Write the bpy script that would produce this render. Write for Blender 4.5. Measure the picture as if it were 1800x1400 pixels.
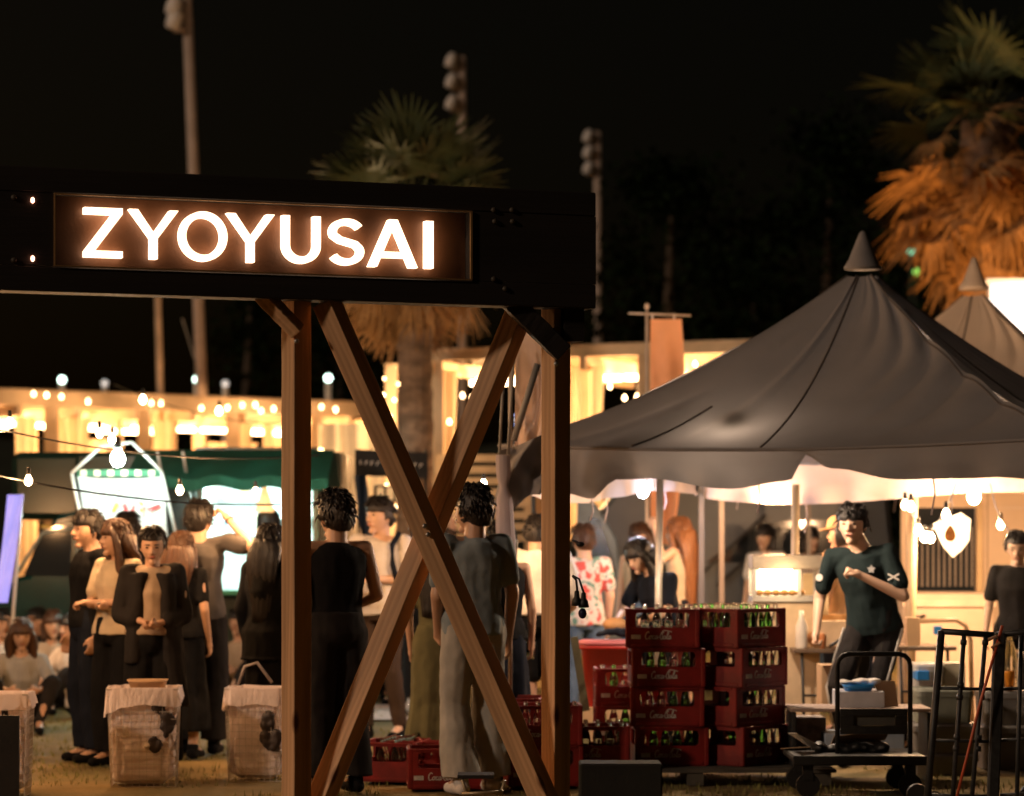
import bpy, bmesh, math, random
from math import sin, cos, pi, radians as R
from mathutils import Vector as V, Matrix, noise
random.seed(7)
for o in list(bpy.data.objects): bpy.data.objects.remove(o)
SC = bpy.context.scene
COL = SC.collection
# ------------------------------------------------------------------ camera, sky, sun, exposure
FPX = 5000.0; HZ = 950.0; CAMZ = 1.5
cam = bpy.data.cameras.new('camera'); co = bpy.data.objects.new('camera', cam); COL.objects.link(co)
co.location = (0, 0, CAMZ); co.rotation_euler = (pi/2, 0, 0)
cam.sensor_width = 36; cam.lens = 36*FPX/1800
cam.shift_y = (HZ-700)/1800; cam.clip_end = 2000
cam.dof.use_dof = True; cam.dof.focus_distance = 14.6; cam.dof.aperture_fstop = 2.0; cam.dof.aperture_blades = 0
SC.camera = co
W = bpy.data.worlds.new('World'); SC.world = W; W.use_nodes = True
wt = W.node_tree; bg = wt.nodes['Background']
sky = wt.nodes.new('ShaderNodeTexSky'); sky.sky_type = 'NISHITA'; sky.sun_disc = False
SUN_EL, SUN_AZ = 24, 302      # weak warm far floodlight from the front left
sky.sun_elevation = R(4); sky.sun_rotation = R(SUN_AZ); sky.air_density = 1; sky.dust_density = 4
mx = wt.nodes.new('ShaderNodeMixRGB'); mx.blend_type = 'MULTIPLY'; mx.inputs[0].default_value = 1; mx.inputs[2].default_value = (1, .8, .62, 1)
wt.links.new(sky.outputs[0], mx.inputs[1]); wt.links.new(mx.outputs[0], bg.inputs[0])
bg.inputs[1].default_value = 0.0016
sl = bpy.data.lights.new('floodlight_sun', 'SUN'); sl.energy = .72; sl.angle = R(4); sl.color = (1, .72, .51)
so = bpy.data.objects.new('floodlight_sun', sl); COL.objects.link(so)
S_ = V((-.78, -.60, .38)).normalized()
so.rotation_euler = (-S_).to_track_quat('-Z', 'Y').to_euler(); so.location = (-30, -20, 20)
SC.view_settings.view_transform = 'Standard'; SC.view_settings.look = 'None'; SC.view_settings.exposure = .12; SC.view_settings.gamma = 1
SC.render.engine = 'CYCLES'
try:
    SC.cycles.use_denoising = True; SC.cycles.sample_clamp_indirect = 3.0; SC.cycles.max_bounces = 8; SC.cycles.transparent_max_bounces = 16
    SC.cycles.caustics_reflective = False; SC.cycles.caustics_refractive = False
except Exception: pass

def sc(d): return FPX/d
def P(px, py, d): return V(((px-900)/FPX*d, d, CAMZ+(HZ-py)/FPX*d))
def X(px, d): return (px-900)/FPX*d
def Z(py, d): return CAMZ+(HZ-py)/FPX*d

# ------------------------------------------------------------------ mesh helper
class MB:
    def __init__(s): s.v = []; s.f = []; s.m = []
    def add(s, vs, fs, mi=0):
        n = len(s.v); s.v += [V(v) for v in vs]; s.f += [tuple(i+n for i in f) for f in fs]; s.m += [mi]*len(fs); return s
    def box(s, c, size, M=None, mi=0):
        c = V(c); h = V(size)/2
        vs = [V((x*h.x, y*h.y, z*h.z)) for x in (-1, 1) for y in (-1, 1) for z in (-1, 1)]
        if M is not None: vs = [M @ v for v in vs]
        return s.add([v+c for v in vs], [(0,1,3,2),(4,6,7,5),(0,4,5,1),(2,3,7,6),(0,2,6,4),(1,5,7,3)], mi)
    def beam(s, a, b, w, t, up=V((0,0,1)), roll=0, mi=0):
        a = V(a); b = V(b); d = (b-a).normalized()
        if abs(d.dot(up)) > .95: up = V((0, 1, 0))
        x = d.cross(up).normalized(); y = x.cross(d)
        if roll: x, y = x*cos(roll)+y*sin(roll), y*cos(roll)-x*sin(roll)
        vs = [p+x*w/2*i+y*t/2*j for p in (a, b) for i, j in ((-1,-1),(1,-1),(1,1),(-1,1))]
        return s.add(vs, [(0,1,2,3),(7,6,5,4),(0,4,5,1),(1,5,6,2),(2,6,7,3),(3,7,4,0)], mi)
    def ring(s, pts_list, cap=True, mi=0):
        n = len(pts_list[0]); vs = [p for r in pts_list for p in r]; fs = []
        for i in range(len(pts_list)-1):
            for j in range(n): fs.append((i*n+j, i*n+(j+1) % n, (i+1)*n+(j+1) % n, (i+1)*n+j))
        if cap: fs.append(tuple(range(n))[::-1]); fs.append(tuple((len(pts_list)-1)*n+j for j in range(n)))
        return s.add(vs, fs, mi)
    def tube(s, pts, r, n=8, mi=0, cap=True):
        pts = [V(p) for p in pts]; rs = r if isinstance(r, (list, tuple)) else [r]*len(pts); out = []
        up = V((.13, .31, .94))
        for i, p in enumerate(pts):
            d = (pts[min(i+1, len(pts)-1)]-pts[max(i-1, 0)]).normalized()
            if abs(d.dot(up)) > .98: up = V((.9, .1, .1)).normalized()
            x = d.cross(up).normalized(); y = d.cross(x)
            out.append([p+(x*cos(2*pi*k/n)+y*sin(2*pi*k/n))*rs[i] for k in range(n)])
        return s.ring(out, cap, mi)
    def caps(s, a, b, ra, rb=None, n=10):       # tapered capsule
        rb = ra if rb is None else rb; a = V(a); b = V(b); d = b-a; L = d.length
        d = d.normalized() if L > 1e-6 else V((0, 0, 1))
        up = V((0, 0, 1)) if abs(d.z) < .9 else V((1, 0, 0)); x = d.cross(up).normalized(); y = d.cross(x); out = []
        for k in (-80, -50, -20): out.append((a+d*ra*sin(R(k)), ra*cos(R(k))))
        out.append((a, ra)); out.append((b, rb))
        for k in (20, 50, 80): out.append((b+d*rb*sin(R(k)), rb*cos(R(k))))
        return s.ring([[p+(x*cos(2*pi*k/n)+y*sin(2*pi*k/n))*r for k in range(n)] for p, r in out])
    def ell(s, c, r, nu=16, nv=10, M=None, mi=0):
        c = V(c); r = V(r) if not isinstance(r, (int, float)) else V((r, r, r)); rings = []
        for i in range(1, nv):
            th = pi*i/nv; rg = []
            for j in range(nu):
                v = V((r.x*sin(th)*cos(2*pi*j/nu), r.y*sin(th)*sin(2*pi*j/nu), -r.z*cos(th)))
                rg.append((M @ v if M is not None else v)+c)
            rings.append(rg)
        n0 = len(s.v); s.ring(rings, False, mi)
        b = V((0, 0, -r.z)); t = V((0, 0, r.z))
        if M is not None: b = M @ b; t = M @ t
        s.v += [b+c, t+c]; nb = len(s.v)-2
        for j in range(nu):
            s.f.append((n0+(j+1) % nu, n0+j, nb)); s.f.append((n0+(nv-2)*nu+j, n0+(nv-2)*nu+(j+1) % nu, nb+1)); s.m += [mi, mi]
        return s
    def lathe(s, c, prof, n=12, M=None, mi=0):
        c = V(c); rg = []
        for r, z in prof:
            l = []
            for j in range(n):
                v = V((r*cos(2*pi*j/n), r*sin(2*pi*j/n), z)); l.append((M @ v if M is not None else v)+c)
            rg.append(l)
        return s.ring(rg, True, mi)
    def grid(s, fn, nu, nv, mi=0):
        vs = [fn(i/nu, j/nv) for j in range(nv+1) for i in range(nu+1)]
        return s.add(vs, [(j*(nu+1)+i, j*(nu+1)+i+1, (j+1)*(nu+1)+i+1, (j+1)*(nu+1)+i) for j in range(nv) for i in range(nu)], mi)
    def poly(s, pts, y0, y1, mi=0):             # 2-D outline (x,z) extruded between y0 (front) and y1
        n = len(pts); vs = [V((x, y0, z)) for x, z in pts]+[V((x, y1, z)) for x, z in pts]
        return s.add(vs, [tuple(range(n)), tuple(range(2*n-1, n-1, -1))]+[(i, i+n, (i+1) % n+n, (i+1) % n) for i in range(n)], mi)
    def mesh(s, name, mats, smooth=False, org=V((0,0,0)), Mi=None):
        me = bpy.data.meshes.new(name)
        vs = [(v-org) for v in s.v]
        if Mi is not None: vs = [Mi @ v for v in vs]
        me.from_pydata([tuple(v) for v in vs], [], s.f)
        mats = mats if isinstance(mats, (list, tuple)) else [mats]
        for m in mats: me.materials.append(m)
        if len(mats) > 1: me.polygons.foreach_set('material_index', s.m)
        if smooth: me.polygons.foreach_set('use_smooth', [True]*len(me.polygons))
        me.update(); return me

ROOTM = {}
def thing(name, label, cat, loc=(0,0,0), rz=0, group=None, M=None):
    o = bpy.data.objects.new(name, None); COL.objects.link(o); o.empty_display_size = .1
    mw = M if M is not None else Matrix.Translation(V(loc)) @ Matrix.Rotation(rz, 4, 'Z')
    o.matrix_world = mw; ROOTM[o.name] = mw.copy()
    o['label'] = label; o['category'] = cat
    if group: o['group'] = group
    return o
def tag(o, label=None, cat=None, group=None, kind=None):
    if label: o['label'] = label
    if cat: o['category'] = cat
    if group: o['group'] = group
    if kind: o['kind'] = kind
    return o
def bev(o, w=.004, seg=1):
    m = o.modifiers.new('bevel', 'BEVEL'); m.width = w; m.segments = seg; m.limit_method = 'ANGLE'; return o
def part(name, mb, mat, parent=None, smooth=False, world=False, org=None, label=None, bevel=0):
    """mb in the root's local frame (or world coordinates when world=True)"""
    me = mb.mesh(name, mat, smooth, org=V(org) if org is not None else V((0,0,0)))
    o = bpy.data.objects.new(name, me); COL.objects.link(o)
    if parent is not None:
        o.parent = parent
        pm = ROOTM.get(parent.name)
        if pm is None: pm = Matrix.Identity(4)
        mw = (Matrix.Translation(V(org)) if org is not None else Matrix.Identity(4)) if world else pm @ (Matrix.Translation(V(org)) if org is not None else Matrix.Identity(4))
        o.matrix_parent_inverse = Matrix.Identity(4); o.matrix_basis = pm.inverted() @ mw
        ROOTM[o.name] = mw
    elif org is not None:
        o.location = V(org); ROOTM[o.name] = Matrix.Translation(V(org))
    else: ROOTM[o.name] = Matrix.Identity(4)
    if label: o['label'] = label
    if bevel: bev(o, bevel)
    return o
def solo(name, mb, mat, label, cat, group=None, smooth=False, kind=None, bevel=0):
    """one-mesh thing, mb in world coordinates; origin put at its base centre"""
    xs = [v.x for v in mb.v]; ys = [v.y for v in mb.v]; zs = [v.z for v in mb.v]
    o = part(name, mb, mat, None, smooth, org=((min(xs)+max(xs))/2, (min(ys)+max(ys))/2, min(zs)), bevel=bevel)
    return tag(o, label, cat, group, kind)
def dup(root, loc, rz=0, label=None, group=None, M=None):
    r = root.copy(); COL.objects.link(r)
    mw = M if M is not None else Matrix.Translation(V(loc)) @ Matrix.Rotation(rz, 4, 'Z')
    r.matrix_world = mw; ROOTM[r.name] = mw.copy()
    if label: r['label'] = label
    if group: r['group'] = group
    for ch in list(root.children):
        c = ch.copy(); COL.objects.link(c); c.parent = r
        for g in list(ch.children):
            e = g.copy(); COL.objects.link(e); e.parent = c
    return r

# ------------------------------------------------------------------ materials
MATS = {}
def M(name, col, rough=.7, var=.2, ns=4.0, bump=.15, bs=60.0, metal=0, trans=0, stretch=(1,1,1), spec=.5, transl=0, col2=None, alpha=1, emit=None, es=0, sheen=0):
    if name in MATS: return MATS[name]
    m = bpy.data.materials.new(name); m.use_nodes = True; t = m.node_tree; b = t.nodes['Principled BSDF']
    tc = t.nodes.new('ShaderNodeTexCoord'); mp = t.nodes.new('ShaderNodeMapping'); mp.inputs['Scale'].default_value = stretch
    t.links.new(tc.outputs['Object'], mp.inputs[0])
    n1 = t.nodes.new('ShaderNodeTexNoise'); n1.inputs['Scale'].default_value = ns; n1.inputs['Detail'].default_value = 5
    t.links.new(mp.outputs[0], n1.inputs[0])
    cr = t.nodes.new('ShaderNodeValToRGB'); c = V(col)
    lo = [max(0, x*(1-var)) for x in c]; hi = list(col2) if col2 else [min(1, x*(1+var)) for x in c]
    cr.color_ramp.elements[0].position = .33; cr.color_ramp.elements[1].position = .67
    cr.color_ramp.elements[0].color = (*lo, 1); cr.color_ramp.elements[1].color = (*hi, 1)
    t.links.new(n1.outputs[0], cr.inputs[0]); t.links.new(cr.outputs[0], b.inputs['Base Color'])
    b.inputs['Roughness'].default_value = rough; b.inputs['Metallic'].default_value = metal
    b.inputs['Specular IOR Level'].default_value = spec
    if trans: b.inputs['Transmission Weight'].default_value = trans; b.inputs['IOR'].default_value = 1.4
    if alpha < 1: b.inputs['Alpha'].default_value = alpha
    if emit: b.inputs['Emission Color'].default_value = (*emit, 1); b.inputs['Emission Strength'].default_value = es
    if bump:
        n2 = t.nodes.new('ShaderNodeTexNoise'); n2.inputs['Scale'].default_value = bs; n2.inputs['Detail'].default_value = 3
        t.links.new(mp.outputs[0], n2.inputs[0])
        bp = t.nodes.new('ShaderNodeBump'); bp.inputs['Strength'].default_value = bump; bp.inputs['Distance'].default_value = .01
        t.links.new(n2.outputs[0], bp.inputs['Height']); t.links.new(bp.outputs[0], b.inputs['Normal'])
    if transl:
        tr = t.nodes.new('ShaderNodeBsdfTranslucent'); t.links.new(cr.outputs[0], tr.inputs[0])
        mix = t.nodes.new('ShaderNodeMixShader'); mix.inputs[0].default_value = transl
        t.links.new(b.outputs[0], mix.inputs[1]); t.links.new(tr.outputs[0], mix.inputs[2]); t.links.new(mix.outputs[0], t.nodes['Material Output'].inputs[0])
    MATS[name] = m; return m
def E(name, col, s):
    if name in MATS: return MATS[name]
    m = bpy.data.materials.new(name); m.use_nodes = True; b = m.node_tree.nodes['Principled BSDF']
    b.inputs['Base Color'].default_value = (.8, .8, .8, 1); b.inputs['Emission Color'].default_value = (*col, 1); b.inputs['Emission Strength'].default_value = s
    MATS[name] = m; return m
WARM = (1, .60, .26); WARM2 = (1, .72, .42)
wood = M('pine_wood', (.68, .40, .21), .62, .3, 9, .35, 45, stretch=(1, 1, .06))
wood_dk = M('dark_stained_wood', (.014, .009, .006), .7, .3, 9, .25, 50, stretch=(.06, 1, 1))
wood_pale = M('pale_timber', (.62, .46, .30), .7, .15, 3, .1)
white_met = M('white_paint_metal', (.62, .60, .57), .45, .1)
blk_met = M('black_paint_metal', (.022, .022, .022), .48, .4, 30, .15, 120)
grey_met = M('grey_metal', (.30, .28, .26), .5, .2, 3, .05)
steel = M('steel', (.5, .47, .44), .5, .1, metal=1)
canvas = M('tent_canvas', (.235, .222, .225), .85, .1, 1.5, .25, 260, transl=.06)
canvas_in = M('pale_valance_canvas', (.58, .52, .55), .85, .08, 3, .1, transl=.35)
canvas_or = M('cream_canvas', (.70, .58, .45), .85, .1, 3, .1, transl=.35)
curtain = M('cream_curtain', (.75, .62, .44), .9, .1, 3, .1, transl=.35)
plastic_red = M('red_crate_plastic', (.18, .008, .006), .5, .35, 7, .12, 90)
blackp = M('black_plastic', (.012, .012, .012), .5, .3)
whitep = M('white_plastic', (.75, .73, .70), .45, .05)
card = M('cardboard', (.50, .33, .19), .8, .12)
bulbE = E('warm_bulb', (1, .66, .34), 38)
bulbS = E('bright_warm_bulb', (1, .70, .40), 90)
tubeE = E('warm_tube_light', (1, .68, .36), 15)

def rods(name, pts, r, mat, parent=None, **k): return part(name, MB().tube(pts, r), mat, parent, True, **k)
def lamp(parent, loc, e, col, r=.04):
    """the light a lamp throws, beside its bulb, or added alone without one"""
    l = bpy.data.lights.new('point_light', 'POINT'); l.energy = e; l.color = col; l.shadow_soft_size = r
    o = bpy.data.objects.new('point_light', l); COL.objects.link(o)
    if parent is not None:
        o.parent = parent; o.matrix_parent_inverse = Matrix.Identity(4); o.matrix_basis = ROOTM[parent.name].inverted() @ Matrix.Translation(V(loc))
    else: o.location = loc
    return o

nt = wood.node_tree; b = nt.nodes['Principled BSDF']; lk = b.inputs['Base Color'].links[0]; src = lk.from_socket
tc_ = nt.nodes.new('ShaderNodeTexCoord'); mp_ = nt.nodes.new('ShaderNodeMapping'); mp_.inputs['Scale'].default_value = (3.2, 3.2, 1.15); nt.links.new(tc_.outputs['Object'], mp_.inputs[0])
vo_ = nt.nodes.new('ShaderNodeTexVoronoi'); vo_.inputs['Scale'].default_value = 1.6; nt.links.new(mp_.outputs[0], vo_.inputs[0])
r_k = nt.nodes.new('ShaderNodeValToRGB'); r_k.color_ramp.elements[0].color = (.22,.12,.08,1); r_k.color_ramp.elements[1].color = (1,1,1,1); r_k.color_ramp.elements[0].position = .05; r_k.color_ramp.elements[1].position = .13
nt.links.new(vo_.outputs['Distance'], r_k.inputs[0])
wv = nt.nodes.new('ShaderNodeTexWave'); wv.bands_direction = 'X'; wv.inputs['Scale'].default_value = 4.5; wv.inputs['Distortion'].default_value = 9; wv.inputs['Detail'].default_value = 3
mp2 = nt.nodes.new('ShaderNodeMapping'); mp2.inputs['Scale'].default_value = (2, 2, .12); nt.links.new(tc_.outputs['Object'], mp2.inputs[0]); nt.links.new(mp2.outputs[0], wv.inputs[0])
r_w = nt.nodes.new('ShaderNodeValToRGB'); r_w.color_ramp.elements[0].color = (.85,.81,.77,1); r_w.color_ramp.elements[1].color = (1,1,1,1); nt.links.new(wv.outputs['Fac'], r_w.inputs[0])
m1_ = nt.nodes.new('ShaderNodeMixRGB'); m1_.blend_type = 'MULTIPLY'; m1_.inputs[0].default_value = 1; nt.links.new(src, m1_.inputs[1]); nt.links.new(r_k.outputs[0], m1_.inputs[2])
m2_ = nt.nodes.new('ShaderNodeMixRGB'); m2_.blend_type = 'MULTIPLY'; m2_.inputs[0].default_value = 1; nt.links.new(m1_.outputs[0], m2_.inputs[1]); nt.links.new(r_w.outputs[0], m2_.inputs[2]); nt.links.new(m2_.outputs[0], b.inputs['Base Color'])
# ------------------------------------------------------------------ ground
def gfun(u, v):
    x = -60+120*u; y = -5+v*v*300
    return V((x, y, .012*noise.noise(V((x*.7, y*.7, 0)))-.006))
gm = M('trampled_grass_ground', (.15, .125, .035), .95, .35, 1.3, .8, 30, col2=(.23, .15, .05))
part('ground', MB().grid(gfun, 160, 160), gm, None, True).__setitem__('kind', 'structure')
hb = MB().grid(lambda u, v: V((-160+320*u, 170+30*v, 0 if v == 0 else (v*14*(.6+.5*noise.noise(V((u*6, 3, 0))))))), 60, 6)
part('hill', hb, M('dark_hill_scrub', (.03, .035, .02), .95, .4, .2, .3, 2), None, True).__setitem__('kind', 'structure')
gb = MB(); random.seed(3)
for i in range(26000):
    y = 15.5+random.random()**1.3*22; x = random.uniform(-.19, .19)*y*1.0
    if noise.noise(V((x*1.1, y*.8, 4))) < -.12: continue
    h = random.uniform(.012, .04); a = random.uniform(0, pi); w = .004*y/15; lx = random.uniform(-.015, .015)
    gb.add([(x-w*cos(a), y-w*sin(a), -.01), (x+w*cos(a), y+w*sin(a), -.01), (x+lx, y+lx, h)], [(0, 1, 2)])
part('grass', gb, M('grass_blade', (.20, .19, .05), .8, .3, 2, 0)).__setitem__('kind', 'stuff')

# ------------------------------------------------------------------ sign gate
def gs(px): return 357*(1-7.3e-5*(px-500))
def G(px, py, off=0):                      # a point on the gate's front plane, off = metres toward the camera
    s = gs(px); d = FPX/s; p = P(px, py, d); return p+V((sin(GA), -cos(GA), 0))*off
GA = math.atan2(FPX/gs(900)-FPX/gs(0), X(900, FPX/gs(900))-X(0, FPX/gs(0)))
o0 = G(0, 950); org = V((o0.x, o0.y, 0))
gate = thing('sign_gate', 'timber entrance gate with glowing ZYOYUSAI sign beam on two cross-braced wooden posts', 'gate', org, GA)
GMi = ROOTM[gate.name].inverted()
def GL(px, py): p = GMi @ G(px, py); return p        # local: x along beam, y into depth, z up
def u_(px): return GL(px, 950).x
zt, zb = 3.275, 2.683                      # beam top, bottom
uL, uR, uE = u_(90), u_(822), u_(1040)
zpt = lambda px, py: CAMZ+(HZ-py)/gs(px)
pt, pb = zpt(90, 343), zpt(90, 472)        # panel opening top/bottom
pt = (zpt(90, 343)+zpt(822, 373))/2; pb = (zpt(90, 472)+zpt(822, 494))/2
b_ = MB()
b_.box(((u_(-260)+uE)/2, .02, (zt+pt)/2), (uE-u_(-260), .16, zt-pt)); part('beam_top_board', b_, wood_dk, gate, bevel=.006)
b_ = MB().box(((u_(-260)+uE)/2, .02, (zb+pb)/2), (uE-u_(-260), .16, pb-zb)); part('beam_bottom_board', b_, wood_dk, gate, bevel=.006)
b_ = MB().box(((u_(-260)+uL)/2, .015, (pt+pb)/2), (uL-u_(-260), .146, pt-pb-.002)); part('end_board', b_, wood_dk, gate)
b_ = MB().box(((uE+uR)/2, .015, (pt+pb)/2), (uE-uR, .146, pt-pb-.002)); part('end_board', b_, wood_dk, gate)
b_ = MB().box(((uL+uR)/2, .055, (pt+pb)/2), (uR-uL-.004, .05, pt-pb-.004)); part('sign_panel', b_, M('brown_sign_panel', (.13, .055, .024), .5, .25, 6, .1), gate)
trim = M('brass_trim', (.55, .33, .14), .35, .1, metal=.6)
for nm, c, sz in (('frame_trim', ((uL+uR)/2, -.066, pt-.003), (uR-uL, .012, .006)), ('frame_trim', ((uL+uR)/2, -.066, pb+.003), (uR-uL, .012, .006)),
                  ('frame_trim', (uR-.004, -.064, (pt+pb)/2), (.010, .014, pt-pb-.014)), ('frame_trim', (uL+.004, -.064, (pt+pb)/2), (.006, .014, pt-pb-.014))):
    part(nm, MB().box(c, sz), trim, gate)
sq = .175
def arc(cx, cz, rx, rz, a0, a1, n): return [(cx+rx*cos(R(a0+(a1-a0)*i/n)), cz+rz*sin(R(a0+(a1-a0)*i/n))) for i in range(n+1)]
def ribbon(pts, w):
    L = []; Rr = []
    for i, p in enumerate(pts):
        a = pts[max(i-1, 0)]; b = pts[min(i+1, len(pts)-1)]; dx, dz = b[0]-a[0], b[1]-a[1]; l = math.hypot(dx, dz) or 1
        nx, nz = -dz/l*w/2, dx/l*w/2; L.append((p[0]+nx, p[1]+nz)); Rr.append((p[0]-nx, p[1]-nz))
    return [[L[i], L[i+1], Rr[i+1], Rr[i]] for i in range(len(pts)-1)]
def letter(ch):
    if ch == 'Z': return .76, [[(0,1),(0,.87),(.555,.87),(.76,.885),(.76,1)], [(.555,.87),(0,.115),(.205,.13),(.76,.885)], [(0,.115),(0,0),(.76,0),(.76,.13),(.205,.13)]]
    if ch == 'Y': return .98, [[(.01,1),(.42,.42),(.49,.525),(.175,1)], [(.97,1),(.805,1),(.49,.525),(.56,.42)], [(.42,.42),(.42,0),(.56,0),(.56,.42),(.49,.525)]]
    if ch == 'O':
        q = []; o1 = arc(.5,.5,.50,.51,0,360,40); i1 = arc(.5,.5,.365,.38,0,360,40)
        for i in range(40): q.append([o1[i], o1[i+1], i1[i+1], i1[i]])
        return 1.0, q
    if ch == 'U':
        pts = [(.095,1),(.095,.9),(.095,.6),(.095,.40)]+arc(.40,.385,.305,.30,180,360,20)+[(.705,.40),(.705,.6),(.705,.9),(.705,1)]
        return .80, ribbon(pts, .14)
    if ch == 'S':
        pts = arc(.385,.70,.28,.215,28,200,18)+[(.16,.60),(.25,.535),(.40,.495),(.56,.45),(.64,.37)]+arc(.375,.30,.285,.22,8,-152,18)
        return .76, ribbon(pts, .135)
    if ch == 'A':
        xi = lambda y: .155+(.305)*y/.83
        return .92, [[(.01,0),(.155,0),(.46,.83),(.46,1),(.385,1)], [(.91,0),(.535,1),(.46,1),(.46,.83),(.765,0)], [(xi(.2),.2),(.92-xi(.2),.2),(.92-xi(.32),.32),(xi(.32),.32)]]
    if ch == 'I': return .19, [[(.025,0),(.165,0),(.165,1),(.025,1)]]
letE = E('lit_sign_letter', (1, .66, .42), 3.6)
for ch, a, b in (('Z',147,214),('Y',225,313),('O',314,398),('Y',397,482),('U',493,564),('S',575,641),('A',646,733),('I',744,762)):
    w, polys = letter(ch); ua, ub = u_(a), u_(b); k = (ub-ua)/w
    ymid = lambda px: 365+(px-147)*.0405
    z1 = zpt(a, ymid(a)); z0 = zpt(a, ymid(a)+87-(a-147)*.0065); hh = z1-z0
    mb = MB()
    for q in polys:
        A2 = sum(q[i][0]*q[(i+1) % len(q)][1]-q[(i+1) % len(q)][0]*q[i][1] for i in range(len(q)))
        if A2 < 0: q = q[::-1]
        mb.poly([(ua+x*k, z0+z*hh) for x, z in q], -.022, .026)
    part('letter_'+ch.lower(), mb, letE, gate, label='glowing letter '+ch)
# bolts
for px, py in ((53,355),(53,457)):
    p = GL(px, py); part('glowing_dot', MB().lathe((0,0,0), [(.009,0),(.009,.01),(.005,.014)], 10, Matrix.Rotation(pi/2, 3, 'X'), 0) if 0 else MB().ell((p.x, -.062, p.z), (.009,.008,.014)), E('dot_glow', (1,.4,.25), 9), gate, True)  # small dots of light on the beam, put in as emission; no lamps
for px, py in ((860,372),(892,372),(862,392),(893,392),(860,493),(880,510),(20,350),(20,460)):
    p = GL(px, py); part('bolt', MB().lathe((p.x, -.060, p.z), [(.014,0),(.014,.008),(.007,.014)], 8, Matrix.Rotation(pi/2, 3, 'X')), M('rusty_bolt', (.06,.045,.03), .6), gate, True)
def stick(a, b, w, roll, mat, name, parent=gate):
    """square timber from a to b (gate-local), section turned by roll about its own axis, grain along it"""
    a = V(a); b = V(b); d = (b-a).normalized(); f = V((0, -1, 0)); f = (f-d*f.dot(d)).normalized()
    r = d.cross(f); r = -r if r.x < 0 else r
    n1 = r*cos(R(roll))+f*sin(R(roll)); Mr = Matrix((n1, d.cross(n1), d)).transposed(); L = (b-a).length
    rings = []; n = 14; e = .0015
    for i in range(n+1):
        rings.append([V((sx*w/2+random.uniform(-e, e), sy*w/2+random.uniform(-e, e), L*i/n)) for sx, sy in ((-1,-1),(1,-1),(1,1),(-1,1))])
    me = MB().ring(rings).mesh(name, mat); o = bpy.data.objects.new(name, me); COL.objects.link(o); o.parent = parent
    o.matrix_basis = Matrix.Translation(a) @ Mr.to_4x4(); bev(o, .005, 2); return o
CL = GMi @ V((0, 0, CAMZ)); GR3 = GMi.to_3x3()
def gp(px, py, dep):                        # gate-local point seen at (px, py), dep metres behind the gate's front plane
    d = GR3 @ V(((px-900)/FPX, 1, (HZ-py)/FPX)); t = (dep-CL.y)/d.y; return CL+d*t
def gu(px, dep, z): p = gp(px, HZ, dep); return V((p.x, dep, z))
for px in (521, 977): stick(gu(px, .10, 0), gu(px, .10, zb+.03), .108, 70, wood, 'post')
stick(gp(1024, 1560, .04), gp(573, 530, .04), .108, 50, wood, 'cross_brace')
stick(gp(500, 1560, .145), gp(917, 540, .145), .108, 50, wood, 'cross_brace')
stick(gp(524, 584, .02), gp(458, 515, .02), .07, 50, wood, 'knee_brace')
stick(gp(988, 620, .02), gp(898, 530, .02), .10, 10, wood_dk, 'knee_brace')
part('corner_block', MB().box((gp(1003, 570, .05).x, .05, (zb+zpt(1003, 600))/2), (.11, .10, zb-zpt(1003, 600))), wood_dk, gate)
for px, py, dp in ((521,600,.02),(746,925,-.03),(977,640,.02),(752,940,-.03)):
    p = gp(px, py, dp); part('bolt', MB().lathe((p.x, p.y, p.z), [(.013,0),(.013,.008),(.006,.013)], 8, Matrix.Rotation(pi/2, 3, 'X')), steel, gate, True)
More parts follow.
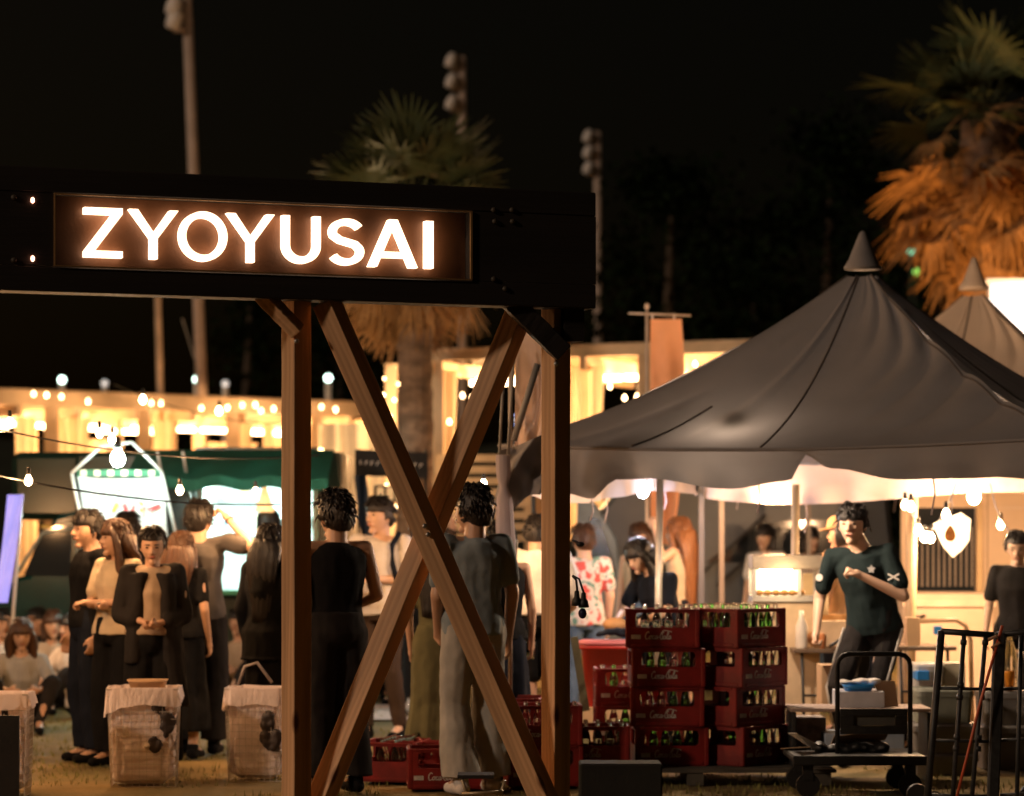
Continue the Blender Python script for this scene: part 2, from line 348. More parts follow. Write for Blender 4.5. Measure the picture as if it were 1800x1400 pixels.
# ------------------------------------------------------------------ tents
seam_m = M('tent_seam', (.12,.10,.09), .9)
def sstep(x): x = max(0, min(1, x)); return x*x*(3-2*x)
def tent(label, FL, FR, depth, ze, zp, ztip, mat, vmat, vh, legs=True, wr=1.0, seed=0):
    FL = V((*FL, 0)); FR = V((*FR, 0)); e = FR-FL; n = V((-e.y, e.x, 0)).normalized()*depth
    C4 = [FL, FR, FR+n, FL+n]; ctr = (FL+FR+n/1.0+FL+n+FR)/4; ctr = (C4[0]+C4[1]+C4[2]+C4[3])/4
    t = thing('canopy_tent', label, 'tent', ctr)
    for f in range(4):
        A, B = C4[f], C4[(f+1) % 4]; out = V((B.y-A.y, A.x-B.x, 0)).normalized()
        def fn(s, q, A=A, B=B, f=f, out=out):
            tt = q*.955; p = (A.lerp(B, s)).lerp(ctr, tt)
            z = ze+(zp-ze)*(.54*tt+.46*tt*tt)
            z -= .05*sin(pi*s)*(1-tt)**2
            z -= .10*4*tt*(1-tt)*abs(2*s-1)**0*0.9*sin(pi*s)**.5*.6
            w = 0
            if wr:                                   # slack folds running from the eave corner up the panel
                a = s*3.2-tt*2.6 if f == 0 else s*4+tt
                amp = sstep((s-.56)*2.6)*(1-tt)**1.2*4*tt if f == 0 else .4*(1-tt)*tt*3
                w = wr*.070*amp*(abs(sin(pi*a*2.1+.8*noise.noise(V((s*3, tt*3, seed+f)))))-.5)
                w += wr*.016*noise.noise(V((s*4, tt*3, seed+f*7)))*4*s*(1-s)*(1-tt)
                w += wr*.018*math.exp(-((s-.30-.10*tt)/.02)**2)*sstep((tt-.05)*9)+wr*.014*math.exp(-((s-.10-.1*tt)/.02)**2)*sstep((.5-tt)*4)
            return V((p.x, p.y, z))+(out*.7+V((0,0,.7)))*w
        part('roof_panel', MB().grid(lambda s, q: fn(s, q)-ctr, 90, 50), mat, t, True)
        for s0 in ((.47, .985) if f == 0 else (.5, .985)):
            part('seam', MB().tube([fn(s0, q*.02)-ctr+V((0,0,.004)) for q in range(1, 51)], .007, 5), seam_m, t, True)
        if f == 0: part('seam', MB().tube([fn(.235+.0*q, q*.02)-ctr+V((0,0,.004)) for q in range(1, 19)], .007, 5), seam_m, t, True)
        # hem band and hanging valance
        L = (B-A).length
        def vf(s, q, A=A, B=B, f=f, out=out, L=L):
            p = A.lerp(B, s); x = s*L; h = vh(f, s)
            bil = .05*sin(2*pi*x/1.1+f)+.03*sin(2*pi*x/.37+2+seed)
            z = ze-.05*sin(pi*s)-h*q
            k = q*(.4+.6*q)
            return V((p.x, p.y, z))+out*(.012+k*(bil*.8+.03*noise.noise(V((x*3, q*3, f+seed)))))
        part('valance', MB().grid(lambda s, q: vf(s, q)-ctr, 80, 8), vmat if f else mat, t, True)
        part('rain_gutter_hem', MB().tube([(A.lerp(B, k/12)+out*.012+V((0,0,ze-.05*sin(pi*k/12)-.004)))-ctr for k in range(13)], .012), mat, t, True)
        for k in range(3):
            s = .17+.3*k; p = vf(s, 1)-ctr
            part('tie_cord', MB().tube([p, p+V((.01,0,-.08)), p+V((-.01,.01,-.14-.04*k))], .005, 5), canvas_in, t, True)
    for A in C4:
        p = A.lerp(ctr, .0)+ (ctr-A).normalized()*.04 - ctr
        if legs: part('leg', MB().beam(p, p+V((0,0,ze)), .04, .04), M('tent_pole_metal', (.20,.16,.13), .4, .1), t)
        q_ = (ctr-A)*.95
        part('roof_strut', MB().tube([p+V((0,0,ze-.03)), p+q_*.25+V((0,0,ze+(zp-ze)*.06)), p+q_*.5+V((0,0,ze+(zp-ze)*.26)), V((0,0,zp-.30))], .012, 6), grey_met, t, True)
    rp = .05*(zp-ze)+.02
    hw = .100
    pr = [(hw*1.28, zp-.035), (hw*1.30, zp-.02), (hw*.98, zp+.03), (hw*.70, zp+.10), (hw*.42, zp+.17), (hw*.2, ztip-.01), (.004, ztip)]
    part('peak_cap', MB().lathe((0,0,0), pr, 16), mat, t, True)
    return t, C4, ctr
def vh1(f, s):
    if f == 0:                         # front edge: bunched up at two places, low corner at the left
        pts = [(0,.30),(.10,.28),(.17,.33),(.215,.20),(.28,.19),(.42,.25),(.52,.20),(.55,.04),(.60,.13),(.72,.21),(.86,.22),(1,.27)]
        for (a, ya), (b, yb) in zip(pts, pts[1:]):
            if s <= b: return ya+(yb-ya)*sstep((s-a)/(b-a))
        return .27
    return .27+.05*sin(7*s+f)
FRx = 3.36
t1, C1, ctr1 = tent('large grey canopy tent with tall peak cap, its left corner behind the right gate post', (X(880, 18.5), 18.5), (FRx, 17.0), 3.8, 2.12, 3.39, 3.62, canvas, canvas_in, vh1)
t2, C2, ctr2 = tent('brighter-lit canopy tent at the right edge, partly behind the large grey tent', (1.66, 23.0), (5.11, 21.9), 3.5, 2.30, 3.66, 3.90, M('tent_canvas_lit', (.46,.39,.33), .85, .1, 1.5, .25, 260, transl=.2), canvas_or, lambda f, s: .26+.05*sin(9*s), seed=4, wr=.5)  # stronger light on this canopy is put into its paler canvas colour
# lamps under the tents
def bulb_thing(p, mat=None, e=0, col=WARM2, r=.032, label='warm festoon bulb', cat='light bulb', group=None, name='festoon_bulb', socket=True):
    t = thing(name, label, cat, p, group=group)
    pr = [(.004,-r*1.25),(r*.55,-r*1.1),(r*.95,-r*.5),(r,0),(r*.85,r*.5),(r*.5,r*1.1),(r*.42,r*1.5)]
    part('glass_bulb', MB().lathe((0,0,0), pr, 12), mat or bulbE, t, True)
    if socket: part('socket', MB().lathe((0,0,0), [(r*.5,r*1.4),(r*.55,r*1.6),(r*.5,r*3),(r*.2,r*3.4)], 8), blackp, t, True)
    if e: lamp(t, V(p)+V((0,0,-r*1.8)), e, col, r)
    return t
bulb_thing(P(1712, 872, 21.6), bulbS, 270, (1,.56,.28), .05, 'bright work lamp hanging under the brighter tent above the counter', 'lamp', name='work_lamp')
bulb_thing(P(1360, 868, 21.9), bulbS, 90, (1,.50,.22), .05, 'work lamp hanging under the rear tent above the two far women in white', 'lamp', name='work_lamp')
bulb_thing(P(1130, 862, 21.0), E('cool_white_bulb', (.85,.86,1), 70), 40, (.92,.86,1), .045, 'cool white lamp under the left corner of the large tent', 'lamp', name='work_lamp')
bulb_thing((X(1290,18.4), 18.4, 2.06), bulbS, 130, (1,.74,.52), .045, 'work lamp hidden behind the front hem of the large tent', 'lamp', name='work_lamp')
lamp(t1, (2.9, 20.9, 2.35), 45, (1,.56,.28), .1)
for i, (px, py, d, l) in enumerate(((1614,932,20.6,'festoon bulb left of the pair by the tent pole, in front of the dark window'),(1625,945,20.6,'festoon bulb of the touching pair, left one, before the dark window'),(1636,946,20.6,'festoon bulb of the touching pair, right one, before the dark window'),
        (1663,905,20.4,'festoon bulb hanging right above the shield-shaped pennant'),(1759,923,21.5,'small festoon bulb beside the head of the woman in black at the right edge'),(1591,888,20.6,'festoon bulb under the tent hem at the head of the tan pole, left one'),(1601,891,20.6,'festoon bulb under the tent hem at the head of the tan pole, right one'))):
    bulb_thing(P(px, py, d), bulbS if i < 4 else bulbE, 3.5 if i in (0,2,3) else 0, WARM2, .028, l, group='festoon bulbs under the tents')
cab_ = thing('light_cable', 'pale cable of festoon bulbs drooping under the tents', 'cable', P(1640, 900, 20.7))
for a, b in (((1591,870),(1614,920)),((1614,920),(1636,935)),((1636,935),(1663,890)),((1663,890),(1680,850)),((1740,850),(1759,912)),((1759,912),(1800,960))):
    p, q = P(*a, 20.7)-P(1640,900,20.7), P(*b, 20.7)-P(1640,900,20.7); part('cable_span', MB().tube([p, (p+q)/2+V((0,0,-.03)), q], .006, 5), canvas_in, cab_, True)
# poles seen under the tents
for px, top, bot, d, r, l in ((1160,842,1330,20.2,.026,'grey tent pole between the two long-haired women'),(1399,852,1330,21.0,.03,'brown wooden pole above the glowing food warmer'),(1603,868,1300,21.6,.045,'tan pole beside the dark slatted window')):
    a, b = P(px, top, d), P(px-6, 950, d); b = V((b.x, b.y, 0))
    solo('tent_pole', MB().tube([b, a], r, 10), M('tan_pole', (.5,.36,.22), .6) if px > 1200 else steel, l, 'pole', smooth=True)

# shield pennant
pn = thing('shield_pennant', 'bright shield-shaped cloth pennant with an orange emblem hanging before the dark window', 'pennant', P(1675, 975, 20.2))
def pq(px, py): return P(px, py, 20.2)-P(1675, 975, 20.2)
out = [(1640,921),(1690,901),(1706,913),(1704,950),(1692,968),(1674,981),(1658,962),(1648,940)]
mb = MB(); c0 = pq(1675, 938)
n = len(out); mb.add([pq(*p)+V((0, .03*sin(i*2.1), 0)) for i, p in enumerate(out)]+[c0+V((0,-.02,0))], [(i, (i+1) % n, n) for i in range(n)])
part('cloth', mb, M('glowing_pennant_cloth', (.85,.80,.70), .8, .05, transl=.5, emit=(1,.8,.55), es=.9), pn)  # brightness of the cloth is put in as emission
e_ = MB(); m_ = 14
e_.add([pq(1669+9*cos(2*pi*i/m_)+2*sin(4*pi*i/m_), 938+14*sin(2*pi*i/m_))+V((0,-.035,0)) for i in range(m_)], [tuple(range(m_))])
part('emblem', e_, M('orange_emblem', (.75,.28,.06), .8, .3, 30), pn)

# ------------------------------------------------------------------ white and orange flags (nobori)
def flag(label, px, top, d, w0, h, mat, base_r=.014, lean=0, side=1, seed=1, bar=None):
    p = P(px, top, d); t = thing('banner_flag', label, 'flag', (p.x, d, 0))
    part('pole', MB().tube([(0,0,0), (lean, 0, p.z+.05)], base_r, 8), M('flag_pole', (.55,.45,.36), .4), t, True)
    bw = bar or w0
    part('cross_bar', MB().tube([(lean-.16*side*(1 if bar else 0), 0, p.z), (lean+bw*side, 0, p.z-.02)], .010, 8), M('flag_pole', (.5,.4,.3), .4), t, True)
    part('finial', MB().ell((lean, 0, p.z+.06), (.022,.022,.03), 10, 6), M('flag_pole', (.5,.4,.3), .4), t, True)
    def fn(u, v):
        x = lean+side*(.03+u*w0*(1-.0*v)); z = p.z-.05-v*h
        cv = .10*sin(u*5+v*4+seed)*v+.05*sin(u*11-v*6)*v
        return V((x-side*.10*v*v*u+side*.05*sin(v*3)*u, cv, z-.06*u*v))
    part('cloth', MB().grid(fn, 26, 34), mat, t, True)
    for k in range(2):
        a = fn(.06+.7*k, 0); part('tie_loop', MB().tube([a, V((a.x, a.y, p.z))], .008, 5), white_met, t, True)
    return t
flag('orange banner flag on a white pole with cross bar, standing above the grey tent', 1137, 551, 24.5, .27, 1.9, M('orange_cloth', (.82,.42,.24), .8, .08, transl=.5), bar=.38, seed=2)
flag('grey-white banner flag hanging in folds just left of the right gate post', 897, 560, 17.8, .25, .80, M('warm_lit_cloth', (.80,.62,.54), .8, .08, transl=.3), seed=4)  # warm light from behind is put into the pinkish cloth colour
# side wall drooping from the tent's left corner
fb = thing('tent_side_wall', 'grey tent side wall drooping in folds at the tent corner beside the right gate post', 'tent wall', (X(905, 17.7), 17.7, 0))
def fold(u, v):
    px = 876+88*u; top = 792-30*u; p = P(px, top+(112-18*u)*v+6*sin(u*9)*v, 17.7-.15*u)
    return V((p.x-X(905,17.7)+.02*sin(v*6+u*4), p.y-17.7+.05*sin(u*8+v*5)+.04*sin(u*15-v*7)*v+.06*sin((u+v)*6), p.z))
part('cloth', MB().grid(fold, 50, 40), canvas, fb, True)
def fold2(u, v):
    r = .035*(1-.45*math.exp(-((v-.3)/.08)**2))*(1+.5*v); a = 2*pi*u; p = P(884+6*v, 800+190*v, 17.55)
    return V((p.x-X(905,17.7)+r*cos(a)*(1+.3*sin(a*5)), p.y-17.7+r*sin(a), p.z))
part('bunched_edge', MB().grid(fold2, 40, 24), canvas_in, fb, True)
ls = thing('lit_colour_sign', 'small blue and white lit sign glowing behind the tent corner', 'lit sign', (X(938,24), 24, 0))
for i, c in enumerate(((.3,.45,1),(1,.9,.85),(.25,.4,1),(1,.95,.9),(.9,.45,.25),(.3,.8,1))):
    part('lit_strip', MB().box((0, 0, Z(738+8*i, 24)), (.32, .04, .026), Matrix.Rotation(.25, 3, 'Y')), E('lit_strip_%d' % i, c, 3.5), ls)
part('post', MB().tube([(0,.05,0),(0,.05,Z(735,24))], .02, 6), blk_met, ls, True)
for a, b, r in (((886,640),(878,800),.009),((905,600),(893,800),.010),((945,640),(903,775),.022)):
    A, B = P(*a, 17.7), P(*b, 17.7); solo('guy_pole', MB().tube([B, A], r, 8), grey_met, 'thin grey pole leaning by the tent corner, %s' % {.009:'the leftmost', .010:'the middle one', .022:'the thickest, slanting across'}[r], 'pole', smooth=True)

# ------------------------------------------------------------------ plug sockets dangling beside the right post
pg = thing('hanging_sockets', 'black outdoor bulb sockets dangling on short cables beside the right gate post', 'cable', P(1012, 955, 14.5))
def pp(px, py): return P(px, py, 14.5)-P(1012, 955, 14.5)
part('cable', MB().tube([pp(1006,950), pp(1014,953), pp(1020,958)], .006), blackp, pg, True)
part('cable', MB().tube([pp(1006,1013), pp(1013,1020), pp(1015,1040)], .006), blackp, pg, True)
part('cable', MB().tube([pp(1006,1012), pp(1018,1018), pp(1026,1042)], .006), blackp, pg, True)
for x, y in ((1014,1038),(1026,1041)):
    p = pp(x, y); part('socket', MB().lathe(p, [(.005,0),(.012,-.006),(.014,-.035),(.022,-.045),(.028,-.078),(.02,-.08)], 10), blackp, pg, True)
p = pp(1024, 1065); part('drop_bulb', MB().ell(p+V((0,0,-.04)), (.022,.022,.027), 12, 8), M('dark_bulb_glass', (.02,.02,.05), .1), pg, True)
p = pp(1020,957); part('cap', MB().ell(p, (.022,.02,.014), 10, 6), blackp, pg, True)

bulbF = E('far_warm_bulb', (1, .62, .30), 13)
# ------------------------------------------------------------------ string lights in the air
def sag(a, b, n=14, s=.12): return [a.lerp(b, i/n)+V((0, 0, -s*4*(i/n)*(1-i/n))) for i in range(n+1)]
strings = [((-120,725,17),(560,800,21),'thin dark festoon cable crossing low over the food van'),((-120,808,16.5),(600,880,20.5),'thin dark festoon cable crossing just above the heads'),((200,676,30),(520,745,33),'thin dark cable along the pergola roof edge')]
for a, b, l in strings: solo('festoon_cable', MB().tube(sag(P(*a), P(*b)), .006, 5), blackp, l, 'cable')
near = [(17,744,17.6,3.2,'warm festoon bulb at the far left edge, in front of a pale curtain'),(175,762,18.8,3,'warm festoon bulb left of the starburst lamp'),(197,772,19.0,12,'largest starburst festoon bulb above the white banner'),
        (50,845,17.2,3,'low warm festoon bulb in front of the dark van at the left'),(316,862,19.0,3,'warm festoon bulb above the man scratching his head'),(449,866,19.8,5,'warm festoon bulb beside the lit van window'),
        (850,852,20,6,'warm festoon bulb glowing behind the head of the man in the grey shirt'),(251,703,26,0,'bulb on the pergola edge above the white banner'),(385,723,27,0,'bulb hanging from the pergola cable right of the white banner')]
for px, py, d, e, l in near: bulb_thing(P(px, py, d), bulbS if e > 5 else bulbE, e*7, (1,.52,.22), .024 if d < 25 else .03, l, group='festoon bulbs strung over the market')
bulb_thing(P(-70, 905, 23.5), bulbS, 60, (1,.50,.20), .03, 'added bulb beyond the left side of the view, above the seated crowd', group='festoon bulbs strung over the market')  # unseen bulb added to brighten and warm the seated crowd
for px, py, d in ((-150,700,15.5),(-260,790,17),(-60,640,20)): bulb_thing(P(px, py, d), bulbS, 60, (1,.46,.16), .03, 'festoon bulb beyond the left side of the view, %s' % {-150:'lowest', -260:'farthest out', -60:'highest'}[px], group='festoon bulbs strung over the market')

# ------------------------------------------------------------------ long pergola with curtains
def pergola(label, pA, pB, ztop, depth, nposts, beam_h, zfloor=0, curt=(), tubes=(), seed=0, lo=None):
    A = V((*pA, 0)); B = V((*pB, 0)); e = (B-A); L = e.length; e.normalize(); n = V((-e.y, e.x, 0))
    t = thing('pergola', label, 'pergola', A)
    def q(u, w, z): return e*u+n*w+V((0, 0, z))
    for w in (0, depth/2, depth): part('beam', MB().beam(q(-.3, w, ztop-beam_h/2), q(L+.3, w, ztop-beam_h/2), .14, beam_h), wood_pale, t)
    for i in range(int(L/.9)+1): part('rafter', MB().beam(q(i*.9, -.15, ztop-beam_h-.07), q(i*.9, depth+.15, ztop-beam_h-.07), .07, .14), wood_pale, t)
    for i in range(nposts):
        u = L*i/(nposts-1)
        for w in (0, depth): part('post', MB().beam(q(u, w, zfloor), q(u, w, ztop-beam_h-.002), .17, .17), wood_pale, t)
    part('ceiling', MB().box((0,0,0), (L, depth, .03), Matrix.Rotation(math.atan2(e.y, e.x), 3, 'Z')).__class__().add([q(0,0,ztop+.01), q(L,0,ztop+.01), q(L,depth,ztop+.01), q(0,depth,ztop+.01), q(0,0,ztop+.03), q(L,0,ztop+.03), q(L,depth,ztop+.03), q(0,depth,ztop+.03)], [(3,2,1,0),(4,5,6,7),(0,1,5,4),(1,2,6,5),(2,3,7,6),(3,0,4,7)]), wood_pale, t)
    for u, w, cw, z1, z0 in curt:
        def cf(s, v): 
            a = 1-.35*sin(pi*min(1, v*1.0))*.6
            return q(u+cw*(s-.5)*a, w+.06*sin(s*cw*34+u)+.03*sin(s*cw*13), z1+(z0-z1)*v)
        part('curtain', MB().grid(cf, 50, 8), curtain, t, True)
    for u, w, l in tubes:
        part('tube_light', MB().beam(q(u-l/2, w, ztop-beam_h-.20), q(u+l/2, w, ztop-beam_h-.20), .12, .06), tubeE, t)
    return t, q
PA = (X(-80, 37.5), 37.5); PB = (X(700, 42.0), 42.0)
L1 = math.hypot(PB[0]-PA[0], PB[1]-PA[1])
k1 = L1/780
pg1, q1 = pergola('long pale timber pergola with gathered curtains glowing warm behind the food van', PA, PB, 3.50, 3.2, 6, .20,
    curt=[((px+80)*k1, .05, w, 3.16, z) for px, w, z in ((36,.26,0.4),(117,.50,2.40),(195,.12,2.5),(270,.46,2.60),(405,.44,2.62),(458,.26,2.62),(530,.4,2.5),(645,.5,1.8))]+[((px+80)*k1, 3.1, w, 3.0, 2.5) for px, w in ((345,.5),(600,.9))],
    tubes=[((px+80)*k1, w, 1.0) for px, w in ((20,1.0),(75,2.2),(180,1.2),(215,1.6),(345,1.2),(360,2.4),(470,1.2),(560,1.4),(640,1.6))])
for px in (60, 300, 560): lamp(pg1, V((*PA, 0))+q1((px+80)*k1, 1.6, 2.7), 420, (1,.52,.21), .15)
ORD = ('first','second','third','fourth','fifth','sixth','seventh','eighth','ninth','tenth','eleventh','twelfth','thirteenth','fourteenth','fifteenth')
pb_group = 'round bulbs along the pergola roof edge'
for i_, (px, py) in enumerate(((59,693),(82,695),(108,698),(155,706),(266,709),(283,709),(354,718),(400,717),(426,713),(449,712),(459,723),(481,719),(565,716),(590,720),(640,716))):
    bulb_thing(P(px, py, 37.2+(px+80)*.0058-.3), bulbF, 5 if i_ % 2 else 0, r=.024, col=(1,.55,.24), label=ORD[i_]+' round warm bulb from the left in the row along the long pergola roof edge', group=pb_group, socket=False)
# cafe pergola on the right, nearer and taller
CA = (X(765, 31), 31); CB = (X(1330, 29.5), 29.5); L2 = math.hypot(CB[0]-CA[0], CB[1]-CA[1]); k2 = L2/565
pg2, q2 = pergola('tall pale cafe pergola with bright strip lights behind the palm and the grey tent', CA, CB, 3.56, 3.4, 4, .11,
    curt=[((px-765)*k2, .04, w, 3.35, z) for px, w, z in ((785,.32,.6),(1038,.36,1.5),(1000,.2,1.5))]+[((px-765)*k2, 3.3, w, 3.0, 2.2) for px, w in ((880,.4),(1215,.4))],
    tubes=[((px-765)*k2, w, l) for px, w, l in ((830,.8,.7),(900,1.6,.8),(1040,.5,.34),(1098,.5,.28),(1190,.5,.5),(1245,.5,.4),(1120,2.0,.8),(870,.3,.6),(1200,1.4,.8))])
for px in (850, 1080, 1230): lamp(pg2, V((*CA, 0))+q2((px-765)*k2, 1.4, 2.7), 280, (1,.53,.22), .12)
for i_, (px, py) in enumerate(sorted(((882,650),(813,696),(830,700),(1072,680),(1098,700),(1120,698),(1222,640),(790,742),(1130,650)))):
    bulb_thing(P(px, py, 30), bulbF, 0, r=.022, label=ORD[i_]+' round warm bulb from the left inside the cafe pergola', group='round bulbs in the cafe pergola', socket=False)
# slatted cafe fence
sf = thing('slatted_fence', 'pale horizontal slatted screen lit from behind, below the cafe pergola', 'fence', (X(850, 29), 29, 0))
for i, py in enumerate((806, 826, 846, 866, 886, 906, 926, 946)):
    part('slat', MB().box((0, 0, Z(py, 29)), (.95, .03, .075)), wood_pale, sf)
for s in (-.45, .45): part('post', MB().box((s, .04, 1.2), (.07, .05, 2.35)), wood_pale, sf)
# fairy-light wound posts beside the palm
for px, top, l, d in ((688,640,'post wound with round fairy bulbs just left of the palm trunk',33),(762,625,'post wound with round fairy bulbs just right of the palm trunk',33)):
    b0 = P(px, top, d); t = thing('fairy_light_post', l, 'lit post', (b0.x, d, 0))
    part('post', MB().box((0, 0, b0.z/2), (.14, .14, b0.z)), wood_pale, t)
    m = MB()
    for i in range(34):
        a = i*1.9; m.ell((.09*cos(a), .09*sin(a), b0.z-.05-i*.062), .019, 8, 6)
    part('fairy_bulb', m, bulbF, t, True).__setitem__('kind', 'stuff')
# path lamps on the roof line
for i, (px, py, w) in enumerate(((109,668,1),(184,674,0),(346,667,1),(396,675,0),(577,665,1))):
    d = 48; p = P(px, py, d); t = thing('path_lamp', ('lit' if w else 'dim')+' round lamp on a short post above the pergola, '+('nearest the left edge' if px < 120 else 'above the white banner' if px < 200 else 'above the van awning' if px < 350 else 'just right of the lit one' if px < 400 else 'right of the left gate post'), 'lamp', (p.x, d, 0), group='path lamps behind the pergola')
    part('post', MB().tube([(0,0,0),(0,0,p.z-.06)], .055, 8), white_met, t, True)
    part('globe', MB().ell((0,0,p.z), .060, 12, 8), E('cool_lamp_lit', (.72,1,.86), 7) if w else E('cool_lamp_dim', (.75,.8,.8), .6), t, True)

# ------------------------------------------------------------------ tall floodlight masts
def mast(label, px, d, top_py, lean, r, fix, py_bottom=950):
    p = P(px, top_py, d); t = thing('floodlight_mast', label, 'light mast', (p.x-lean, d, 0))
    mt = M('mast_paint', (.50,.40,.34), .6, .1)
    part('mast', MB().tube([(0,0,0), (lean*.5,0,p.z*.5), (lean, 0, p.z)], [r*1.25, r*1.1, r], 12), mt, t, True)
    for py in fix:
        z = Z(py, d); x = lean*z/p.z
        part('bracket', MB().beam((x, 0, z-.12), (x-r*2.6, -.1, z-.12), .07, .07), mt, t)
        h = part('floodlight', MB().lathe((x-r*3.0, -.15, z-.1), [(.05,-.02),(.11,.0),(.13,.14),(.10,.26),(.05,.32)], 12, Matrix.Rotation(R(18), 3, 'Y')), M('floodlight_shell', (.75,.72,.70), .4, .05), t, True)
    return t
mast('tallest floodlight mast, cut off by the top of the picture at the left', 325, 46, -90, -.42, .082, (-45, 18, 42))
mast('floodlight mast with three lamps behind the middle palm', 812, 62, 100, -.05, .092, (112, 148, 186))
mast('shortest floodlight mast with three lamps right of the gate beam', 1050, 72, 232, -.05, .095, (244, 272, 300))
for px0, px1, l, r, d, y0 in ((275, 293, 'slender bright pole leaning left under the sign', .05, 40, 510),):
    a, b = P(px0, y0-80, d), P(px1, 950, d); solo('slender_pole', MB().tube([(b.x, d, 0), a], r, 10), M('warm_pole', (.6,.42,.28), .5), l, 'pole', smooth=True)
solo('guy_wire', MB().tube([P(320, 560, 42), P(345, 640, 42), P(362, 950, 42)], .012, 5), grey_met, 'thin guy wire beside the tall mast', 'wire')
# ------------------------------------------------------------------ palms and dark trees
def frond_mesh(name, L, droop, mat, fan=True, seed=0, nleaf=22):
    random.seed(seed); mb = MB()
    stem = []
    for i in range(9):
        t = i/8; stem.append(V((L*.55*t, 0, L*.10*t-droop*.35*t*t)))
    mb.tube(stem, [.018-.001*i for i in range(9)], 4)
    e = stem[-1]
    for k in range(nleaf):
        a = R(-95+190*k/(nleaf-1)); l = L*.5*(.72+.28*cos(a*.8))*random.uniform(.85,1.1)
        d = V((cos(a), sin(a), .12)); w = V((-sin(a), cos(a), 0))*L*.022; dr = droop*random.uniform(.3,.7)
        p0 = e-V((.0,0,0)); p1 = e+d*l*.5+V((0,0,-dr*.10)); p2 = e+d*l+V((0,0,-dr*.62))
        mb.add([p0-w*.5, p0+w*.5, p1+w, p1-w, p2+w*.15, p2-w*.15], [(0,1,2,3),(3,2,4,5)])
    return mb.mesh(name, mat)
palm_green = M('palm_frond_green', (.075,.105,.035), .55, .35, 3, 0, col2=(.07,.075,.028))
palm_dead = M('palm_frond_dead', (.30,.16,.06), .75, .35, 3, 0, col2=(.42,.23,.09))
trunk_m = M('palm_trunk_bark', (.15,.10,.075), .9, .4, 5, .9, 18, stretch=(1,1,2.2))
def palm(label, x, d, zc, r_tr, L, ndead, ngreen, seed, zgap=0, dl=1.0):
    t = thing('palm_tree', label, 'palm tree', (x, d, 0)); random.seed(seed)
    rings = []; nz = 60
    for i in range(nz+1):
        z = zc*i/nz; rr = r_tr*(1.12-.2*i/nz)*(1+.07*(i % 2)+random.uniform(-.05,.05))
        rings.append([V((rr*(1+random.uniform(-.06,.06))*cos(2*pi*k/16), rr*(1+random.uniform(-.06,.06))*sin(2*pi*k/16), z)) for k in range(16)])
    part('trunk', MB().ring(rings), trunk_m, t, False)
    gms = [frond_mesh('frond', L, L*.35, palm_green, seed=seed+i) for i in range(4)]
    dms = [frond_mesh('dead_frond', L*.95*dl, L*.8, palm_dead, seed=seed+10+i) for i in range(4)]
    for i in range(ngreen):
        el = R(random.uniform(-5, 85)); az = random.uniform(0, 2*pi)
        o = bpy.data.objects.new('frond', random.choice(gms)); COL.objects.link(o); o.parent = t
        o.matrix_basis = Matrix.Translation((0,0,zc-.05+random.uniform(-.1,.15))) @ Matrix.Rotation(az,4,'Z') @ Matrix.Rotation(-el,4,'Y') @ Matrix.Rotation(random.uniform(-.6,.6),4,'X') @ Matrix.Scale(random.uniform(.8,1.12),4)
    for i in range(ndead):
        el = R(random.uniform(-82, -8) if zgap == 0 else random.uniform(-80, 12)); az = random.uniform(0, 2*pi)
        o = bpy.data.objects.new('dead_frond', random.choice(dms)); COL.objects.link(o); o.parent = t
        o.matrix_basis = Matrix.Translation((0,0,zc-.15-random.uniform(0,.5+zgap*1.6)+zgap*random.random())) @ Matrix.Rotation(az,4,'Z') @ Matrix.Rotation(-el,4,'Y') @ Matrix.Rotation(random.uniform(-.9,.9),4,'X') @ Matrix.Scale(random.uniform(.7,1.05),4)
    return t
p1 = palm('palm tree with a thick rough trunk rising behind the crossed braces of the gate', X(730, 29.5), 29.5, Z(372, 29.5), .178, 1.12, 40, 40, 5)
lamp(p1, (X(700,29.5)-.5, 27.8, 2.3), 60, (1,.58,.24), .1)  # unseen warm light added to brighten the palm, no bulb modelled
p2 = palm('orange-lit palm tree with a shaggy dead skirt at the upper right', X(1735, 38), 38, Z(215, 38), .36, 1.75, 120, 34, 9, zgap=.45, dl=.95)
lamp(p2, (X(1650,38), 35.3, 4.3), 320, (1,.46,.13), .15)
tree_leaf = M('dark_tree_leaf', (.010,.018,.007), 1, .4, 2, 0, spec=0)
bark = M('tree_bark', (.07,.05,.035), .9, .3, 6, .5, 20)
def dark_tree(label, px, d, h, rx, seed):
    t = thing('dark_tree', label, 'tree', (X(px, d), d, 0), group='dark trees behind the tents'); random.seed(seed)
    part('trunk', MB().tube([(0,0,0),(.1,0,h*.3),(-.1,0,h*.6),(0,0,h*.9)], [.28,.22,.14,.05], 10), bark, t, True)
    mb = MB()
    for b in range(46):
        z = h*random.uniform(.18, 1); rr = rx*(1.1-z/h)**.6*random.uniform(.3, 1); a = random.uniform(0, 2*pi)
        c = V((rr*cos(a), rr*sin(a), z)); s = rx*random.uniform(.18,.34)
        for k in range(75):
            p = c+V((random.gauss(0,1), random.gauss(0,1), random.gauss(0,.8)))*s*.5
            u = V((random.uniform(-1,1), random.uniform(-1,1), random.uniform(-1,1))).normalized(); w = u.orthogonal().normalized()
            q = .13; mb.add([p-u*q, p+w*q*.5, p+u*q, p-w*q*.5], [(0,1,2,3)])
    part('crown', mb, tree_leaf, t)
